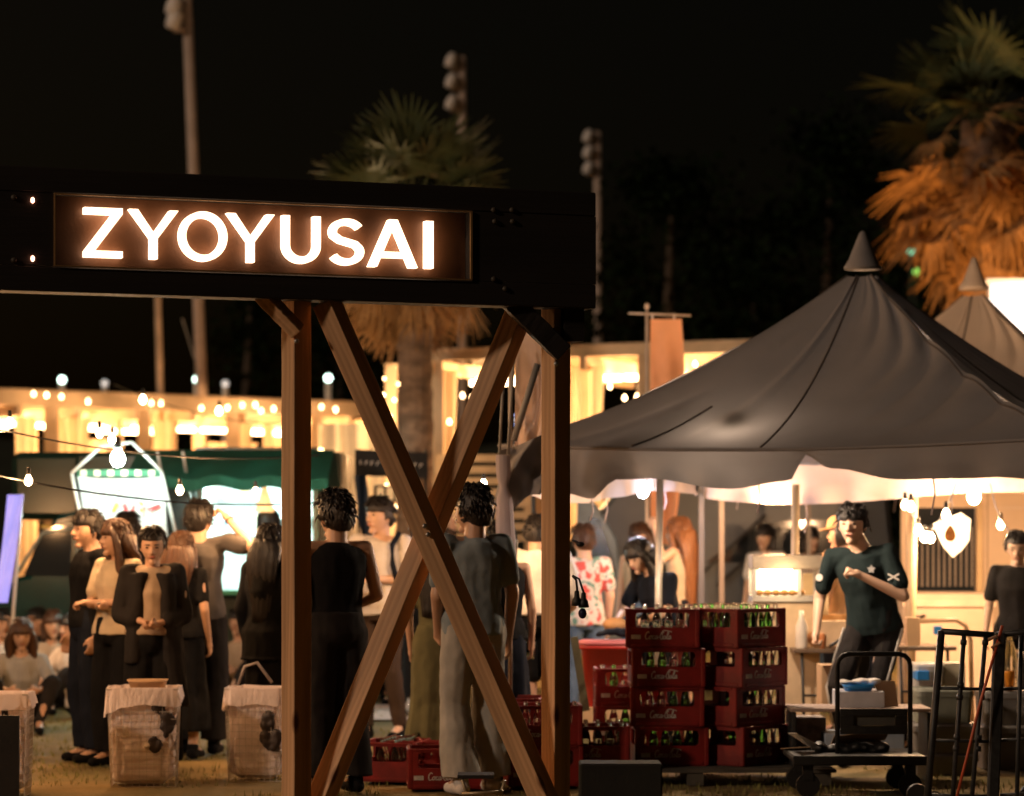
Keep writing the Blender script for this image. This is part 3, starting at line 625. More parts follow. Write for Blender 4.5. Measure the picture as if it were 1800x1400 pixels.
for i, (px, d, h, rx, l) in enumerate(((1180,62,9.6,3.2,'dark bushy tree standing above the orange banner flag'),(1330,70,9.2,3.4,'dark tree behind the long left slope of the grey tent'),(1460,62,10.4,3.0,'dark tree between the orange banner and the tent peak'),(1600,58,8.2,2.8,'dark tree right behind the tent peak cap'),(440,74,8.5,2.8,'dim tree behind the left gate post'),(600,80,7.4,3,'dim tree between post and palm'))):
    dark_tree(l, px, d, h, rx, 20+i)
for px, py, c, r, l in ((1602,440,(.05,.9,.55),.075,'small teal lamp glowing in the dark trees'),(1611,478,(.18,.8,.10),.06,'small green lamp glowing in the dark trees below the teal one')):
    p = P(px, py, 50); t = thing('signal_lamp', l, 'lamp', (p.x, 50, 0))
    part('pole', MB().tube([(0,.1,0),(0,.1,p.z)], .03, 6), blk_met, t, True)
    part('lens', MB().ell((0,0,p.z), r, 12, 8), E('lens_'+('teal' if r > .07 else 'green'), c, 1.6), t, True)
# bright white building corner behind the right tent
wb = thing('lit_white_building', 'bright floodlit white wall behind the brighter tent at the right edge', 'building', (X(1960, 33), 33, 0))
wz = Z(487, 33)
part('wall', MB().box((0, 1.0, wz/2), (2.6, .2, wz)), M('white_render_wall', (.80,.76,.72), .8, .04), wb)
part('coping', MB().box((0, 1.0, wz+.03), (2.7, .3, .05)), wood_pale, wb)
lamp(wb, (X(1860,33), 32.9, 3.9), 260, (1,.86,.74), .2)

# ------------------------------------------------------------------ food van on the left
van_gr = M('dark_green_van_paint', (.010,.026,.019), .28, .2, 2, .02, spec=.6)
awn_gr = M('green_awning', (.015,.10,.06), .8, .15, 2, .1, transl=.25)
glass_dk = M('dark_glass', (.02,.025,.03), .08, .1, 1, 0)
DV = 26
fv = thing('food_van', 'dark green food van with a raised green awning and a bright white serving window', 'food van', (X(300, DV), DV, 0))
def f_(px, py, dy=0): p = P(px, py, DV); return V((p.x-X(300, DV), dy, p.z))
xl, xr = f_(35, 0).x, f_(600, 0).x; wl, wr_ = f_(343, 0).x, f_(560, 0).x
zr = Z(795, DV); wt_, wb_ = Z(852, DV), Z(1045, DV)
body = MB()
hb_ = f_(150, 0).x
body.box(((xl+.5+wl)/2, .9, (zr+.35)/2+.0), (wl-xl-.5, 1.8, zr-.35))           # closed front bay
part('body', body, van_gr, fv, bevel=.04)
b2 = MB(); b2.box(((wl+xr)/2, .03, (wb_+.35)/2), (xr-wl-.004, .06, wb_-.35)); b2.box(((wr_+xr)/2, .9, (zr+.35)/2), (xr-wr_-.01, 1.7, zr-.35)); b2.box(((wl+wr_)/2, .9, zr+.02), (wr_-wl-.004, 1.8, .05)); b2.box(((wl+wr_)/2, .03, (zr+wt_)/2), (wr_-wl-.01, .06, zr-wt_-.01))
part('side_panel', b2, van_gr, fv)
b3 = MB(); b3.box(((wl+wr_)/2, 1.6, (wt_+wb_)/2), (wr_-wl, .05, 1.15)); b3.box((wl+.03, .85, (wt_+wb_)/2), (.05, 1.4, 1.1)); b3.box((wr_-.04, .85, (wt_+wb_)/2), (.05, 1.4, 1.1)); b3.box(((wl+wr_)/2, .85, zr-.05), (wr_-wl-.1, 1.4, .04))
part('white_interior', b3, M('white_van_interior', (.78,.82,.80), .6, .12, 6, .05), fv)
part('counter', MB().box(((wl+wr_)/2, -.1, wb_+.02), (wr_-wl+.05, .34, .04)), M('green_counter', (.06,.30,.17), .5), fv)
for k, (zz, xx) in enumerate(((1.55,.1),(1.9,-.2),(1.72,.45))): part('shelf', MB().box((f_(430,0).x+xx*.6, 1.4, zz), (.42, .26, .025)), steel, fv)
for k in range(9): part('menu_sheet', MB().box((f_(372+(k % 5)*30,0).x, 1.56, 1.95-.26*(k//5)), (.10, .01, .15)), M('menu_sheet_%d' % (k % 3), ((.8,.8,.78),(.75,.55,.3),(.4,.62,.8))[k % 3], .6), fv)
part('fluorescent_tube', MB().beam((wl+.15, .5, zr-.11), (wr_-.15, .5, zr-.11), .05, .04), E('cool_tube_light', (.66,1,.93), 26), fv)
lamp(fv, (X(440,DV), DV+.6, 1.95), 120, (.70,1,.93), .15)
aw = MB().grid(lambda u, v: V((f_(243+345*u, 0).x, -.95*v, zr+.02-.30*v+.03*sin(pi*u)*v-.02*sin(u*24)*v)), 40, 8)
part('awning', aw, awn_gr, fv, True)
part('awning_flap', MB().grid(lambda u, v: V((f_(243+345*u, 0).x, -.95-.01*sin(u*50), zr-.28-.02*sin(u*24)+.03*sin(pi*u)-.10*v)), 60, 3), awn_gr, fv, True)
for px in (300, 343): part('awning_strut', MB().tube([f_(px, 800, -.97), f_(px, 930, -.04)], .016, 6), steel, fv, True)
cabm = MB(); x0, x1 = f_(-20,0).x, xl+.55
prof = [(x0-.25,.35),(x0-.28,.95),(x0+.0,1.12),(f_(50,0).x,1.18),(f_(95,0).x,1.72),(x1,1.78),(x1,.35)]
cabm.poly(prof, 0, 1.7); part('cab', cabm, M('teal_van_paint', (.008,.045,.045), .25, .15, 2, .02), fv, bevel=.04)
part('windscreen', MB().poly([(f_(42,0).x,1.18),(f_(78,0).x,1.62),(f_(128,0).x,1.64),(f_(122,0).x,1.17)], -.012, -.004), glass_dk, fv)
part('window_frame', MB().tube([f_(20,1025,-.02), f_(75,938,-.02), f_(138,928,-.02), f_(135,1022,-.02)], .018, 6), M('pale_trim', (.35,.42,.40), .4), fv, True)
part('wheel', MB().lathe((f_(70,0).x, -.02, .32), [(.02,-.1),(.30,-.1),(.32,0),(.30,.1),(.02,.1)], 20, Matrix.Rotation(pi/2,3,'X')), blackp, fv, True)
part('wheel', MB().lathe((f_(500,0).x, -.02, .32), [(.02,-.1),(.30,-.1),(.32,0),(.30,.1),(.02,.1)], 20, Matrix.Rotation(pi/2,3,'X')), blackp, fv, True)
part('number_plate', MB().box(f_(82,926,-.02), (.10,.01,.03)), M('yellow_plate', (.7,.5,.1), .5), fv)
# dark tall hood behind cab
part('roof_box', MB().box((f_(85,0).x, .85, 2.0), (.72, 1.5, .62)), van_gr, fv, bevel=.06)
# hanging bits in the window
solo('paper_lantern', MB().lathe(P(465, 875, 25.4), [(.015,.12),(.05,.0),(.09,-.12),(.085,-.13)], 14), M('lantern_paper', (.8,.6,.35), .8, emit=(1,.55,.2), es=1.2), 'small cone lantern hanging in the van serving window', 'lantern', smooth=True)
solo('black_kettle', MB().lathe(P(472, 920, 25.5), [(.09,-.1),(.11,-.05),(.11,.06),(.07,.12),(.02,.14)], 14), blackp, 'black pot under the cone lantern in the serving window', 'pot', smooth=True)
# white banner in a triangular frame
DB = 24.2
bn = thing('hanging_banner', 'white printed banner hung from a peaked white pole frame in front of the green van', 'banner', (X(208, DB), DB, 0))
def b__(px, py, dy=0): p = P(px, py, DB); return V((p.x-X(208, DB), dy, p.z))
for a, b in (((126,832),(178,785)),((178,785),(232,778)),((232,778),(284,829)),((126,832),(150,950)),((284,829),(312,950)),((206,780),(212,800))):
    part('frame_pole', MB().tube([b__(*a), b__(*b)], .014, 6), white_met, bn, True)
part('frame_leg', MB().tube([b__(150,950), V((b__(150,950).x, 0, 0))], .014, 6), white_met, bn, True)
part('frame_leg', MB().tube([b__(312,950), V((b__(312,950).x, 0, 0))], .014, 6), white_met, bn, True)
def bf(u, v):
    p = b__(136+152*u+(18-10*u)*v*.9, 838+104*v); return V((p.x, .03*sin(u*9+v*3)+.02*sin(v*7), p.z-.02*sin(pi*u)*(1-v)))
part('cloth', MB().grid(bf, 30, 16), M('banner_cloth', (.72,.72,.72), .8, .06, 3, .1, transl=.35), bn, True)
part('fringe', MB().box(b__(208, 832, .01), (.70, .01, .055)), M('green_fringe', (.04,.15,.08), .8), bn)
for k in range(6): part('fringe_tab', MB().box(b__(147+24*k, 832, -.01), (.05, .012, .05)), M('pale_tab', (.7,.62,.45), .8), bn)
random.seed(4)
for px, py, w, h, a, c in ((272,893,.11,.028,.35,0),(204,893,.035,.09,-.5,1),(238,918,.07,.025,-.35,1),(250,886,.04,.03,-.5,1),(250,898,.04,.025,-.4,1),(222,893,.03,.06,.3,0),(235,897,.02,.08,-.3,0),(211,862,.03,.02,0,0)):
    part('printed_mark', MB().box(b__(px, py, -.055), (w, .006, h), Matrix.Rotation(-a, 3, 'Y')), M('red_print', (.55,.03,.03), .8) if c == 0 else M('orange_print', (.7,.24,.05), .8), bn)
for py, w in ((865,.34),(876,.28),(886,.2)): part('printed_line', MB().box(b__(214, py, -.055), (w, .005, .010)), M('grey_print', (.3,.3,.32), .8), bn)
bl = bulb_thing(P(207, 806, 23.6), E('white_flood_bulb', (.72,1,.93), 260), 40, (.74,1,.90), .055, 'dazzling white lamp hanging in front of the white banner', 'lamp', name='flood_bulb')
# black stall sign and dark blue banner
ss = thing('stall_sign', 'black cloth stall sign with blurred white lettering between the gate braces', 'sign', (X(690, 27), 27, 0))
def s__(px, py, dy=0): p = P(px, py, 27); return V((p.x-X(690, 27), dy, p.z))
part('cloth', MB().grid(lambda u, v: s__(624+128*u, 790+6*u+46*v, .03*sin(u*8)), 20, 6), M('black_cloth', (.02,.022,.025), .8), ss, True)
wmk = M('white_print', (.85,.85,.85), .7)
for px, w in ((634,.5),(642,1),(652,.9),(662,1.2),(676,.6),(686,.5),(696,.9),(707,.5),(716,1),(727,1),(738,.9)):
    py = 813+(px-624)*.05
    q_ = ribbon([(0,.0),(.012*w,.035),(.03*w,.03)], .010) if w > .8 else ribbon([(0,0),(0,.04)], .012)
    mb = MB(); b0 = s__(px, py, -.04)
    for k in q_: mb.poly([(b0.x+x, b0.z+z-.02) for x, z in k], b0.y-.004, b0.y)
    part('letter', mb, wmk, ss)
part('banner', MB().grid(lambda u, v: s__(622+22*u+18*v, 836+150*v, .03*sin(u*5+v*3)), 8, 12), M('navy_banner', (.04,.07,.13), .8), ss, True)
part('rack', MB().box(s__(690, 868, .1), (.36,.04,.16)), M('dark_frame', (.03,.03,.04), .5), ss)
for k in range(4): part('pane', MB().box(s__(668+17*k, 868, .06), (.065,.02,.12)), M('lit_pane', (.7,.5,.3), .6, emit=(1,.6,.25), es=.5), ss)
for s in (630, 748): part('pole', MB().tube([V((s__(s,0).x, .05, 0)), s__(s, 790, .05)], .015, 6), blk_met, ss, True)
# tall lit market stall wall behind the van and the crowd (cream tarps)
tw = thing('cream_stall_wall', 'cream tarpaulin stall wall glowing behind the black sign', 'stall wall', (X(640, 33), 33, 0))
def w__(px, py, dy=0): p = P(px, py, 33); return V((p.x-X(640, 33), dy, p.z))
part('tarp', MB().grid(lambda u, v: V((w__(560+190*u, 0).x, .05*sin(u*30)+.04*sin(u*11+v*2), Z(745, 33)*(1-v))), 60, 8), canvas_or, tw, True)
lamp(tw, (X(650,33), 31.6, 2.6), 110, (1,.68,.34), .1)
# flag stand at left, its violet-blue light put into colour and emission
bf_ = thing('blue_lit_banner', 'slanting pale banner lit violet-blue at the far left edge', 'banner', (X(20, 23), 23, 0))
def k__(px, py, dy=0): p = P(px, py, 23); return V((p.x-X(20, 23), dy, p.z))
part('cloth', MB().grid(lambda u, v: k__(13+30*u-22*v-8*u*v, 870+190*v, .03*sin(u*5+v*4)), 10, 14), M('violet_glow_cloth', (.5,.5,.75), .8, emit=(.28,.30,1), es=.75), bf_, True)
part('pole', MB().tube([V((k__(8,0).x,.02,0)), k__(38, 868, .02)], .015, 6), white_met, bf_, True)
# ------------------------------------------------------------------ grey van, pale van and building parts under the tents
gv = thing('grey_van', 'dark bluish-grey van with its rear door open, standing behind the long-haired women', 'van', (X(1300, 28), 28, 0))
def g__(px, py, dy=0): p = P(px, py, 28); return V((p.x-X(1300, 28), dy, p.z))
gpaint = M('blue_grey_van_paint', (.085,.10,.115), .35, .15, 2, .02)
part('body', MB().poly([(g__(1048,0).x,.4),(g__(1048,0).x,1.75),(g__(1090,0).x,2.02),(g__(1560,0).x,2.08),(g__(1590,0).x,.4)], 0, 1.8), gpaint, gv, bevel=.05)
part('rear_door', MB().poly([(g__(1012,0).x,.5),(g__(1012,0).x,1.9),(g__(1045,0).x,1.86),(g__(1082,0).x,1.5),(g__(1095,0).x,.9),(g__(1092,0).x,.5)], -.5, -.44), M('pale_blue_van_paint', (.25,.33,.40), .35), gv, bevel=.02)
part('window', MB().poly([(g__(1030,0).x,1.25),(g__(1034,0).x,1.72),(g__(1052,0).x,1.70),(g__(1078,0).x,1.22),(g__(1080,0).x,1.12)], -.515, -.505), M('green_black_glass', (.02,.04,.025), .1), gv)
for a, b in (((1230,1012),(1345,905)),((1260,1030),(1370,930))): part('side_rail', MB().beam(g__(*a, -.02), g__(*b, -.02), .06, .03), blackp, gv)
part('window', MB().poly([(g__(1240,0).x,1.28),(g__(1340,0).x,1.68),(g__(1480,0).x,1.70),(g__(1480,0).x,1.28)], -.012, -.004), glass_dk, gv)
part('wheel', MB().lathe((g__(1170,0).x, .1, .33), [(.02,-.12),(.31,-.12),(.33,0),(.31,.12),(.02,.12)], 20, Matrix.Rotation(pi/2,3,'X')), blackp, gv, True)
part('wheel', MB().lathe((g__(1480,0).x, .1, .33), [(.02,-.12),(.31,-.12),(.33,0),(.31,.12),(.02,.12)], 20, Matrix.Rotation(pi/2,3,'X')), blackp, gv, True)
DT = 24.6
ct = thing('cream_kitchen_van', 'cream kitchen van with a dark window and an open side, behind the woman in black', 'van', (X(1700, DT), DT, 0))
def c__(px, py, dy=0): p = P(px, py, DT); return V((p.x-X(1700, DT), dy, p.z))
crm = M('cream_van_paint', (.68,.52,.36), .5, .06, 2, .02)
xa, xb, xw0, xw1 = c__(1585,0).x, c__(2050,0).x, c__(1606,0).x, c__(1716,0).x
wt2, wb2, zt2 = Z(893, DT), Z(1040, DT), 2.45
def fb_(x0, x1, z0, z1, y0=0, y1=.08): return MB().box(((x0+x1)/2, (y0+y1)/2, (z0+z1)/2), (x1-x0-.003, y1-y0, z1-z0-.003))
part('wall_panel', fb_(xa, xb, .3, wb2), crm, ct); part('wall_panel', fb_(xa, xb, wt2, zt2), crm, ct); part('wall_panel', fb_(xa, xw0, wb2, wt2), crm, ct); part('wall_panel', fb_(xw1, xb, wb2, wt2), crm, ct)
part('window', fb_(xw0, xw1, wb2, wt2, .05, .07), glass_dk, ct)
for k in range(11): part('blind_slat', MB().box((xw0+.03+k*.048, .03, (wb2+wt2)/2-.06), (.018, .012, .52)), M('blind_slat', (.22,.19,.16), .6), ct)
part('window_frame', fb_(xw1, xw1+.05, wb2-.1, wt2+.05, -.03, -.002), M('cream_frame', (.75,.55,.3), .5), ct)
part('panel_seam', fb_(c__(1735,0).x, c__(1737,0).x, wb2, zt2, -.005, -.001), M('seam_brown', (.25,.17,.1), .8), ct)  # thin brown strip along the panel joint
part('counter_shelf', MB().box((c__(1660,0).x, -.12, wb2-.02), (.62, .24, .04)), M('cream_shelf', (.75,.62,.46), .5), ct)
part('front_wheel', MB().lathe((c__(1690,0).x, .1, .33), [(.02,-.12),(.31,-.12),(.33,0),(.31,.12),(.02,.12)], 20, Matrix.Rotation(pi/2,3,'X')), blackp, ct, True)
cu = thing('cream_counter', 'cream panelled counter below the dark slatted window', 'counter', (X(1668, 23.4), 23.4, 0))
part('front_panel', MB().box((0, .2, .53), (.74, .4, 1.06)), M('cream_counter_paint', (.72,.55,.40), .45, .08), cu, bevel=.01)
part('ledge', MB().box((0, -.02, .98), (.76, .03, .05)), M('cream_shelf', (.7,.5,.3), .5), cu); part('dark_handle', MB().tube([(-.33,-.04,.88),(-.25,-.05,.87),(-.2,-.04,.88)], .014), blackp, cu, True)
# ------------------------------------------------------------------ people
SC2 = bpy.data.scenes.new('workbench')          # scratch scene, removed at the end
def remesh(mb, vox, smooth_it=3, fold=0, fs=(9, 9, 3), seed=0, dec=1.0):
    me = mb.mesh('tmp', []); o = bpy.data.objects.new('tmp', me); SC2.collection.objects.link(o)
    m = o.modifiers.new('r', 'REMESH'); m.mode = 'VOXEL'; m.voxel_size = vox
    s = o.modifiers.new('s', 'SMOOTH'); s.factor = .5; s.iterations = smooth_it
    SC2.view_layers[0].update(); dg = SC2.view_layers[0].depsgraph; r = bpy.data.meshes.new_from_object(o.evaluated_get(dg))
    bpy.data.objects.remove(o); bpy.data.meshes.remove(me)
    if fold:
        n = len(r.vertices); co_ = [0.0]*(3*n); no_ = [0.0]*(3*n); r.vertices.foreach_get('co', co_); r.vertices.foreach_get('normal', no_)
        for i in range(0, 3*n, 3):
            x, y, z = co_[i:i+3]; w = noise.noise((x*fs[0]+seed, y*fs[1], z*fs[2])); g = fold*(w*1.5-abs(w)*.6+noise.noise((x*22, y*22+seed, z*14))*.45)
            co_[i] += no_[i]*g; co_[i+1] += no_[i+1]*g; co_[i+2] += no_[i+2]*g
        r.vertices.foreach_set('co', co_)
    r.polygons.foreach_set('use_smooth', [True]*len(r.polygons)); r.update(); return r
def put(name, me, mat, parent, label=None):
    me.name = name; me.materials.clear(); me.materials.append(mat)
    o = bpy.data.objects.new(name, me); COL.objects.link(o); o.parent = parent
    if label: o['label'] = label
    return o
SK = [M('skin_%d' % i, c, .5, .06, 8, .05, 90) for i, c in enumerate(((.55,.33,.22),(.62,.40,.28),(.45,.26,.17)))]
HK = {'black': M('black_hair', (.014,.011,.010), .38, .4, 30, .6, 60, stretch=(3,3,.25)), 'brown': M('brown_hair', (.070,.032,.016), .38, .4, 30, .6, 60, stretch=(3,3,.25)),
      'light': M('light_brown_hair', (.23,.095,.035), .38, .4, 30, .6, 60, stretch=(3,3,.25))}
def cl(name, c, **k): return M('cloth_'+name, c, .9, .15, 6, .35, 220, spec=.12, **k)
CK = dict(black=cl('black', (.008,.008,.009)), navy=cl('navy', (.010,.013,.022)), white=cl('white', (.66,.62,.58)), cream=cl('cream', (.58,.47,.33)), grey=cl('grey', (.095,.085,.08)), lgrey=cl('light_grey', (.36,.36,.36)),
          dgrey=cl('dark_grey', (.020,.018,.018)), beige=cl('beige', (.42,.32,.23)), olive=cl('olive', (.13,.12,.06)), jean=cl('jean', (.10,.16,.25)), bteal=cl('blue_grey', (.25,.30,.33)), tan=cl('tan', (.42,.26,.14)), pants=cl('pale_pants', (.42,.40,.36)), bgreen=cl('black_green', (.014,.024,.026)), brown=cl('dark_brown', (.06,.04,.03)))
# floral shirt
def floral():
    m = M('cloth_floral', (.65,.62,.60), .85, .05, 4, .2, 200); t = m.node_tree; b = t.nodes['Principled BSDF']
    tc = t.nodes.new('ShaderNodeTexCoord'); vo = t.nodes.new('ShaderNodeTexNoise'); vo.inputs['Scale'].default_value = 16; vo.inputs['Detail'].default_value = 1
    cr = t.nodes.new('ShaderNodeValToRGB'); e = cr.color_ramp.elements; e[0].position = .40; e[0].color = (.60,.10,.09,1); e[1].position = .46; e[1].color = (.68,.64,.60,1)
    x = e.new(.60); x.color = (.68,.64,.60,1); y = e.new(.66); y.color = (.16,.33,.28,1)
    t.links.new(tc.outputs['Object'], vo.inputs[0]); t.links.new(vo.outputs[0], cr.inputs[0]); t.links.new(cr.outputs[0], b.inputs['Base Color']); return m
CK['floral'] = floral()
J0 = dict(pel=(0,0,.93), nk=(0,.015,1.43), hd=(0,-.014,1.566), shl=(-.178,.01,1.385), shr=(.178,.01,1.385), ell=(-.225,.03,1.11), elr=(.225,.03,1.11), wrl=(-.235,-.04,.87), wrr=(.235,-.04,.87),
          hpl=(-.088,0,.90), hpr=(.088,0,.90), knl=(-.10,-.03,.49), knr=(.10,-.03,.49), anl=(-.11,.03,.085), anr=(.11,.03,.085))
def hand(mb, w, d, lat, sidev, curl=.5, s=1.0):
    d = d.normalized(); lat = (lat-d*lat.dot(d)).normalized(); n = d.cross(lat)
    if n.dot(sidev) < 0: n = -n
    mb.caps(w-d*.02, w+d*.03, .024*s, .027*s)
    for k, (o, L) in enumerate(((-.030,.070),(-.010,.080),(.010,.076),(.028,.062))):
        kn = w+(d*.088+lat*o*1.05)*s; mb.caps(w+(d*.02+lat*o*.7)*s, kn, .0125*s, .0115*s, 7)
        c = curl*(1+.15*k); d1 = (d*cos(c)+n*sin(c)); d2 = (d*cos(c*2.1)+n*sin(c*2.1))
        p1 = kn+d1*L*.5*s; mb.caps(kn, p1, .0098*s, .009*s, 7); mb.caps(p1, p1+d2*L*.45*s, .009*s, .0075*s, 7)
    t0 = w+(d*.02-lat*.022)*s; t1 = t0+(d*.035-lat*.030+n*.012)*s; mb.caps(t0, t1, .014*s, .011*s, 7); mb.caps(t1, t1+(d*.034-lat*.006+n*.012)*s, .0108*s, .009*s, 7)
def rings_torso(J, prof, ease):
    p, n = J['pel'], J['nk']; out = []
    hx = (J['hpr']-J['hpl']).normalized(); sx = (J['shr']-J['shl']).normalized(); ax0 = (n-p).normalized()
    for t, rx, ry in prof:
        c = p+(n-p)*t; x = hx.lerp(sx, max(0, min(1, t))).normalized(); x = (x-ax0*x.dot(ax0)).normalized(); y = ax0.cross(x)
        c = c+y*(-.012*sin(pi*max(0, min(1, t))))
        out.append([c+x*(rx+ease)*cos(2*pi*k/20)+y*(ry+ease)*sin(2*pi*k/20)*(1 if sin(2*pi*k/20) > 0 else 1.02) for k in range(20)])
    return out
PM = [(-.16,.10,.085),(-.06,.158,.115),(.05,.155,.115),(.25,.136,.100),(.45,.143,.108),(.64,.165,.118),(.80,.168,.112),(.91,.125,.088),(.99,.062,.060)]
PF = [(-.16,.10,.085),(-.06,.165,.118),(.05,.158,.115),(.25,.120,.088),(.45,.128,.100),(.62,.145,.120),(.80,.150,.100),(.91,.110,.078),(.99,.055,.052)]
def person(label, px, ytop, d, face, pose=None, top='tee', tc='black', bot='slim', bc='black', hair='short', hc='black', sk=0, H=None, fem=False, group=None, yaw=0, pitch=0, roll=0, sh='black', vox=.010, hem=-.05, base=None, z0=0.0, curl=.45, facial=True, hl=.4, name='person'):
    s = sc(d); H = H or (1.5+(HZ-ytop)/s); k = H/1.715
    loc = V((X(px, d), d, z0)); t = thing(name, label, 'person', loc, R(face), group)
    J = {a: V(b) for a, b in J0.items()}
    if fem:
        for a in ('shl','shr','ell','elr','wrl','wrr'): J[a].x *= .90
    for a, b in (pose or {}).items(): J[a] = V(b)
    J = {a: v*k for a, v in J.items()}
    seed = abs(hash(label)) % 97 if 0 else len(label)*3 % 97
    # --- body, one continuous skin mesh
    mb = MB(); prof = PF if fem else PM
    mb.ring([[v for v in r] for r in rings_torso(J, [(a, b*k, c*k) for a, b, c in prof], -.008 if top else 0)])
    Rh = Matrix.Rotation(R(yaw), 3, 'Z') @ Matrix.Rotation(R(pitch), 3, 'X') @ Matrix.Rotation(R(roll), 3, 'Y'); hd = J['hd']; kh = k*(1.04 if fem else 1.08)
    mb.caps(J['nk']-(hd-J['nk'])*.15, hd+Rh @ V((0,.022,-.05))*kh, .054*k if fem else .062*k, .050*k if fem else .058*k, 12)
    hm = MB()
    def hp(v): return hd+(Rh @ (V(v)*kh))
    NU, NV = 28, 20; rgs = []
    for i in range(1, NV):
        th = pi*i/NV; rg = []
        for j in range(NU):
            a = 2*pi*j/NU; x, y, z = sin(th)*cos(a), sin(th)*sin(a), -cos(th)
            px_, py_, pz_ = x*.073, y*.094, z*.117
            if z < 0: px_ *= 1-.30*(-z)**1.6; py_ *= (1-.55*(-z)**1.3) if y > 0 else (1-.10*(-z)**2)
            if y < 0: px_ *= 1+.02*z
            if -.25 < z < .12 and y < -.3: py_ += .006*math.exp(-((abs(x)-.38)/.18)**2)*math.exp(-((z-.02)/.14)**2)*1.4
            rg.append(hp((px_, py_, pz_)))
        rgs.append(rg)
    mb.ring(rgs)
    mb.caps(hp((0,-.090,.008)), hp((0,-.106,-.022)), .0085*kh, .0135*kh, 8)
    mb.caps(hp((-.012,-.092,-.026)), hp((.012,-.092,-.026)), .010*kh, None, 8)
    mb.caps(hp((-.018,-.083,-.053)), hp((.018,-.083,-.053)), .010*kh, None, 8)
    mb.ell(hp((0,-.066,-.095)), (.024*kh,.022*kh,.020*kh), 10, 8)
    for sg in (-1, 1): mb.ell(hp((sg*.075,.008,-.006)), (.010*kh,.019*kh,.030*kh), 8, 8, None)
    for q in 'lr':
        sg = -1 if q == 'l' else 1; sh_, el, wr = J['sh'+q], J['el'+q], J['wr'+q]
        f = .86 if fem else 1
        mb.caps(J['nk']-V((0,0,.05*k)), sh_, .046*k, .047*k*f); mb.caps(sh_, el, .046*k*f, .040*k*f); mb.caps(el, wr, .040*k*f, .025*k*f)
        dd = (wr-el).normalized(); side = V((-sg, 0, 0)); lat = V((0, -1, 0))
        if abs(dd.dot(lat)) > .8: lat = V((sg*.2, 0, -1)).normalized()*-1
        hand(mb, wr, dd, -lat, side, curl, k*f)
        a, b, c = J['hp'+q], J['kn'+q], J['an'+q]
        mb.caps(a, b, .080*k, .054*k); mb.caps(b, b.lerp(c, .35), .052*k, .052*k); mb.caps(b.lerp(c, .35), c, .052*k, .034*k)
        mb.caps(c, c+V((0,-.13*k,-.045*k)), .034*k, .026*k)
    put('body', remesh(mb, vox*k*.8, 2), SK[sk], t)
    # --- top
    if top:
        mb = MB(); ez = {'tee':.016,'tank':.017,'long':.014,'jacket':.032,'dress':.014,'big':.034}[top]
        pr = [(a, b*k, c*k) for a, b, c in prof if a > -.1 and a < .95]; pr[-1] = (.93, pr[-1][1], pr[-1][2])
        pr = [(hem if a == -.06 else a, b+(.012 if a < .3 and top in ('tee','jacket','big','long') else 0), c+(.012 if a < .3 and top in ('tee','jacket','big','long') else 0)) for a, b, c in pr]
        pr = [(hem*.5 if a == .05 else a, b, c) if hem < -.3 else (a, b, c) for a, b, c in pr]
        pr = sorted(pr); pr.append((.975, .052*k, .05*k))
        if top == 'jacket': pr = [(hem-.05, pr[0][1]*1.1, pr[0][2]*1.1)]+pr
        mb.ring(rings_torso(J, pr, ez*k))
        for q in 'lr':
            sh_, el, wr = J['sh'+q], J['el'+q], J['wr'+q]; f = .88 if fem else 1
            if top != 'tank': mb.caps(J['nk']-V((0,0,.06*k)), sh_, .056*k, .062*k*f)
            else: mb.caps(J['nk']-V((0,0,.07*k)), J['nk'].lerp(sh_, .7)-V((0,0,.03*k)), .045*k, .046*k)
            if top in ('tee','dress'): e_ = sh_.lerp(el, .70); mb.caps(sh_, e_, .062*k*f, .063*k*f, 12); 
            if top == 'big': mb.caps(sh_, el, .078*k, .078*k)
            if top in ('long','jacket'):
                w_ = .062 if top == 'long' else .070; mb.caps(sh_, el, (w_+.004)*k*f, w_*k*f); mb.caps(el, el.lerp(wr, .93), w_*k*f, (w_-.014)*k*f)
        put('shirt' if top != 'jacket' else 'overshirt', remesh(mb, vox*k*1.05, 3, .010, seed=seed), CK[tc] if isinstance(tc, str) else tc, t)
    # --- bottom
    mb = MB(); p = J['pel']; w_ = (.172 if fem else .168)*k
    if bot in ('skirt', 'dress'):
        mid = (J['knl']+J['knr'])/2; an = (J['anl']+J['anr'])/2; rg = []
        hx = (J['hpr']-J['hpl']).normalized()
        for q_, (c, rx, ry) in enumerate(((p+(J['nk']-p)*.22, .135*k, .105*k), (p, .175*k, .135*k), (p.lerp(mid, .5), .19*k, .15*k), (mid, .20*k, .17*k), (mid.lerp(an, .7), .22*k, .19*k))):
            y = V((0,0,1)).cross(hx); rg.append([c+hx*rx*cos(2*pi*i/36)*(1+.07*q_*.3*sin(9*2*pi*i/36))+y*ry*sin(2*pi*i/36)*(1+.07*q_*.3*sin(9*2*pi*i/36)) for i in range(36)])
        mb.ring(rg)
    else:
        mb.ring(rings_torso(J, [(-.20,.10*k,.09*k),(-.12,.145*k,.115*k),(-.05,w_,.126*k),(.06,w_*.97,.122*k),(.20,.145*k,.108*k)], .010*k))
        R_ = {'slim':(.096,.067,.052),'wide':(.105,.098,.098),'flare':(.104,.086,.115),'shorts':(.105,.10,.10),'track':(.098,.074,.058)}[bot]
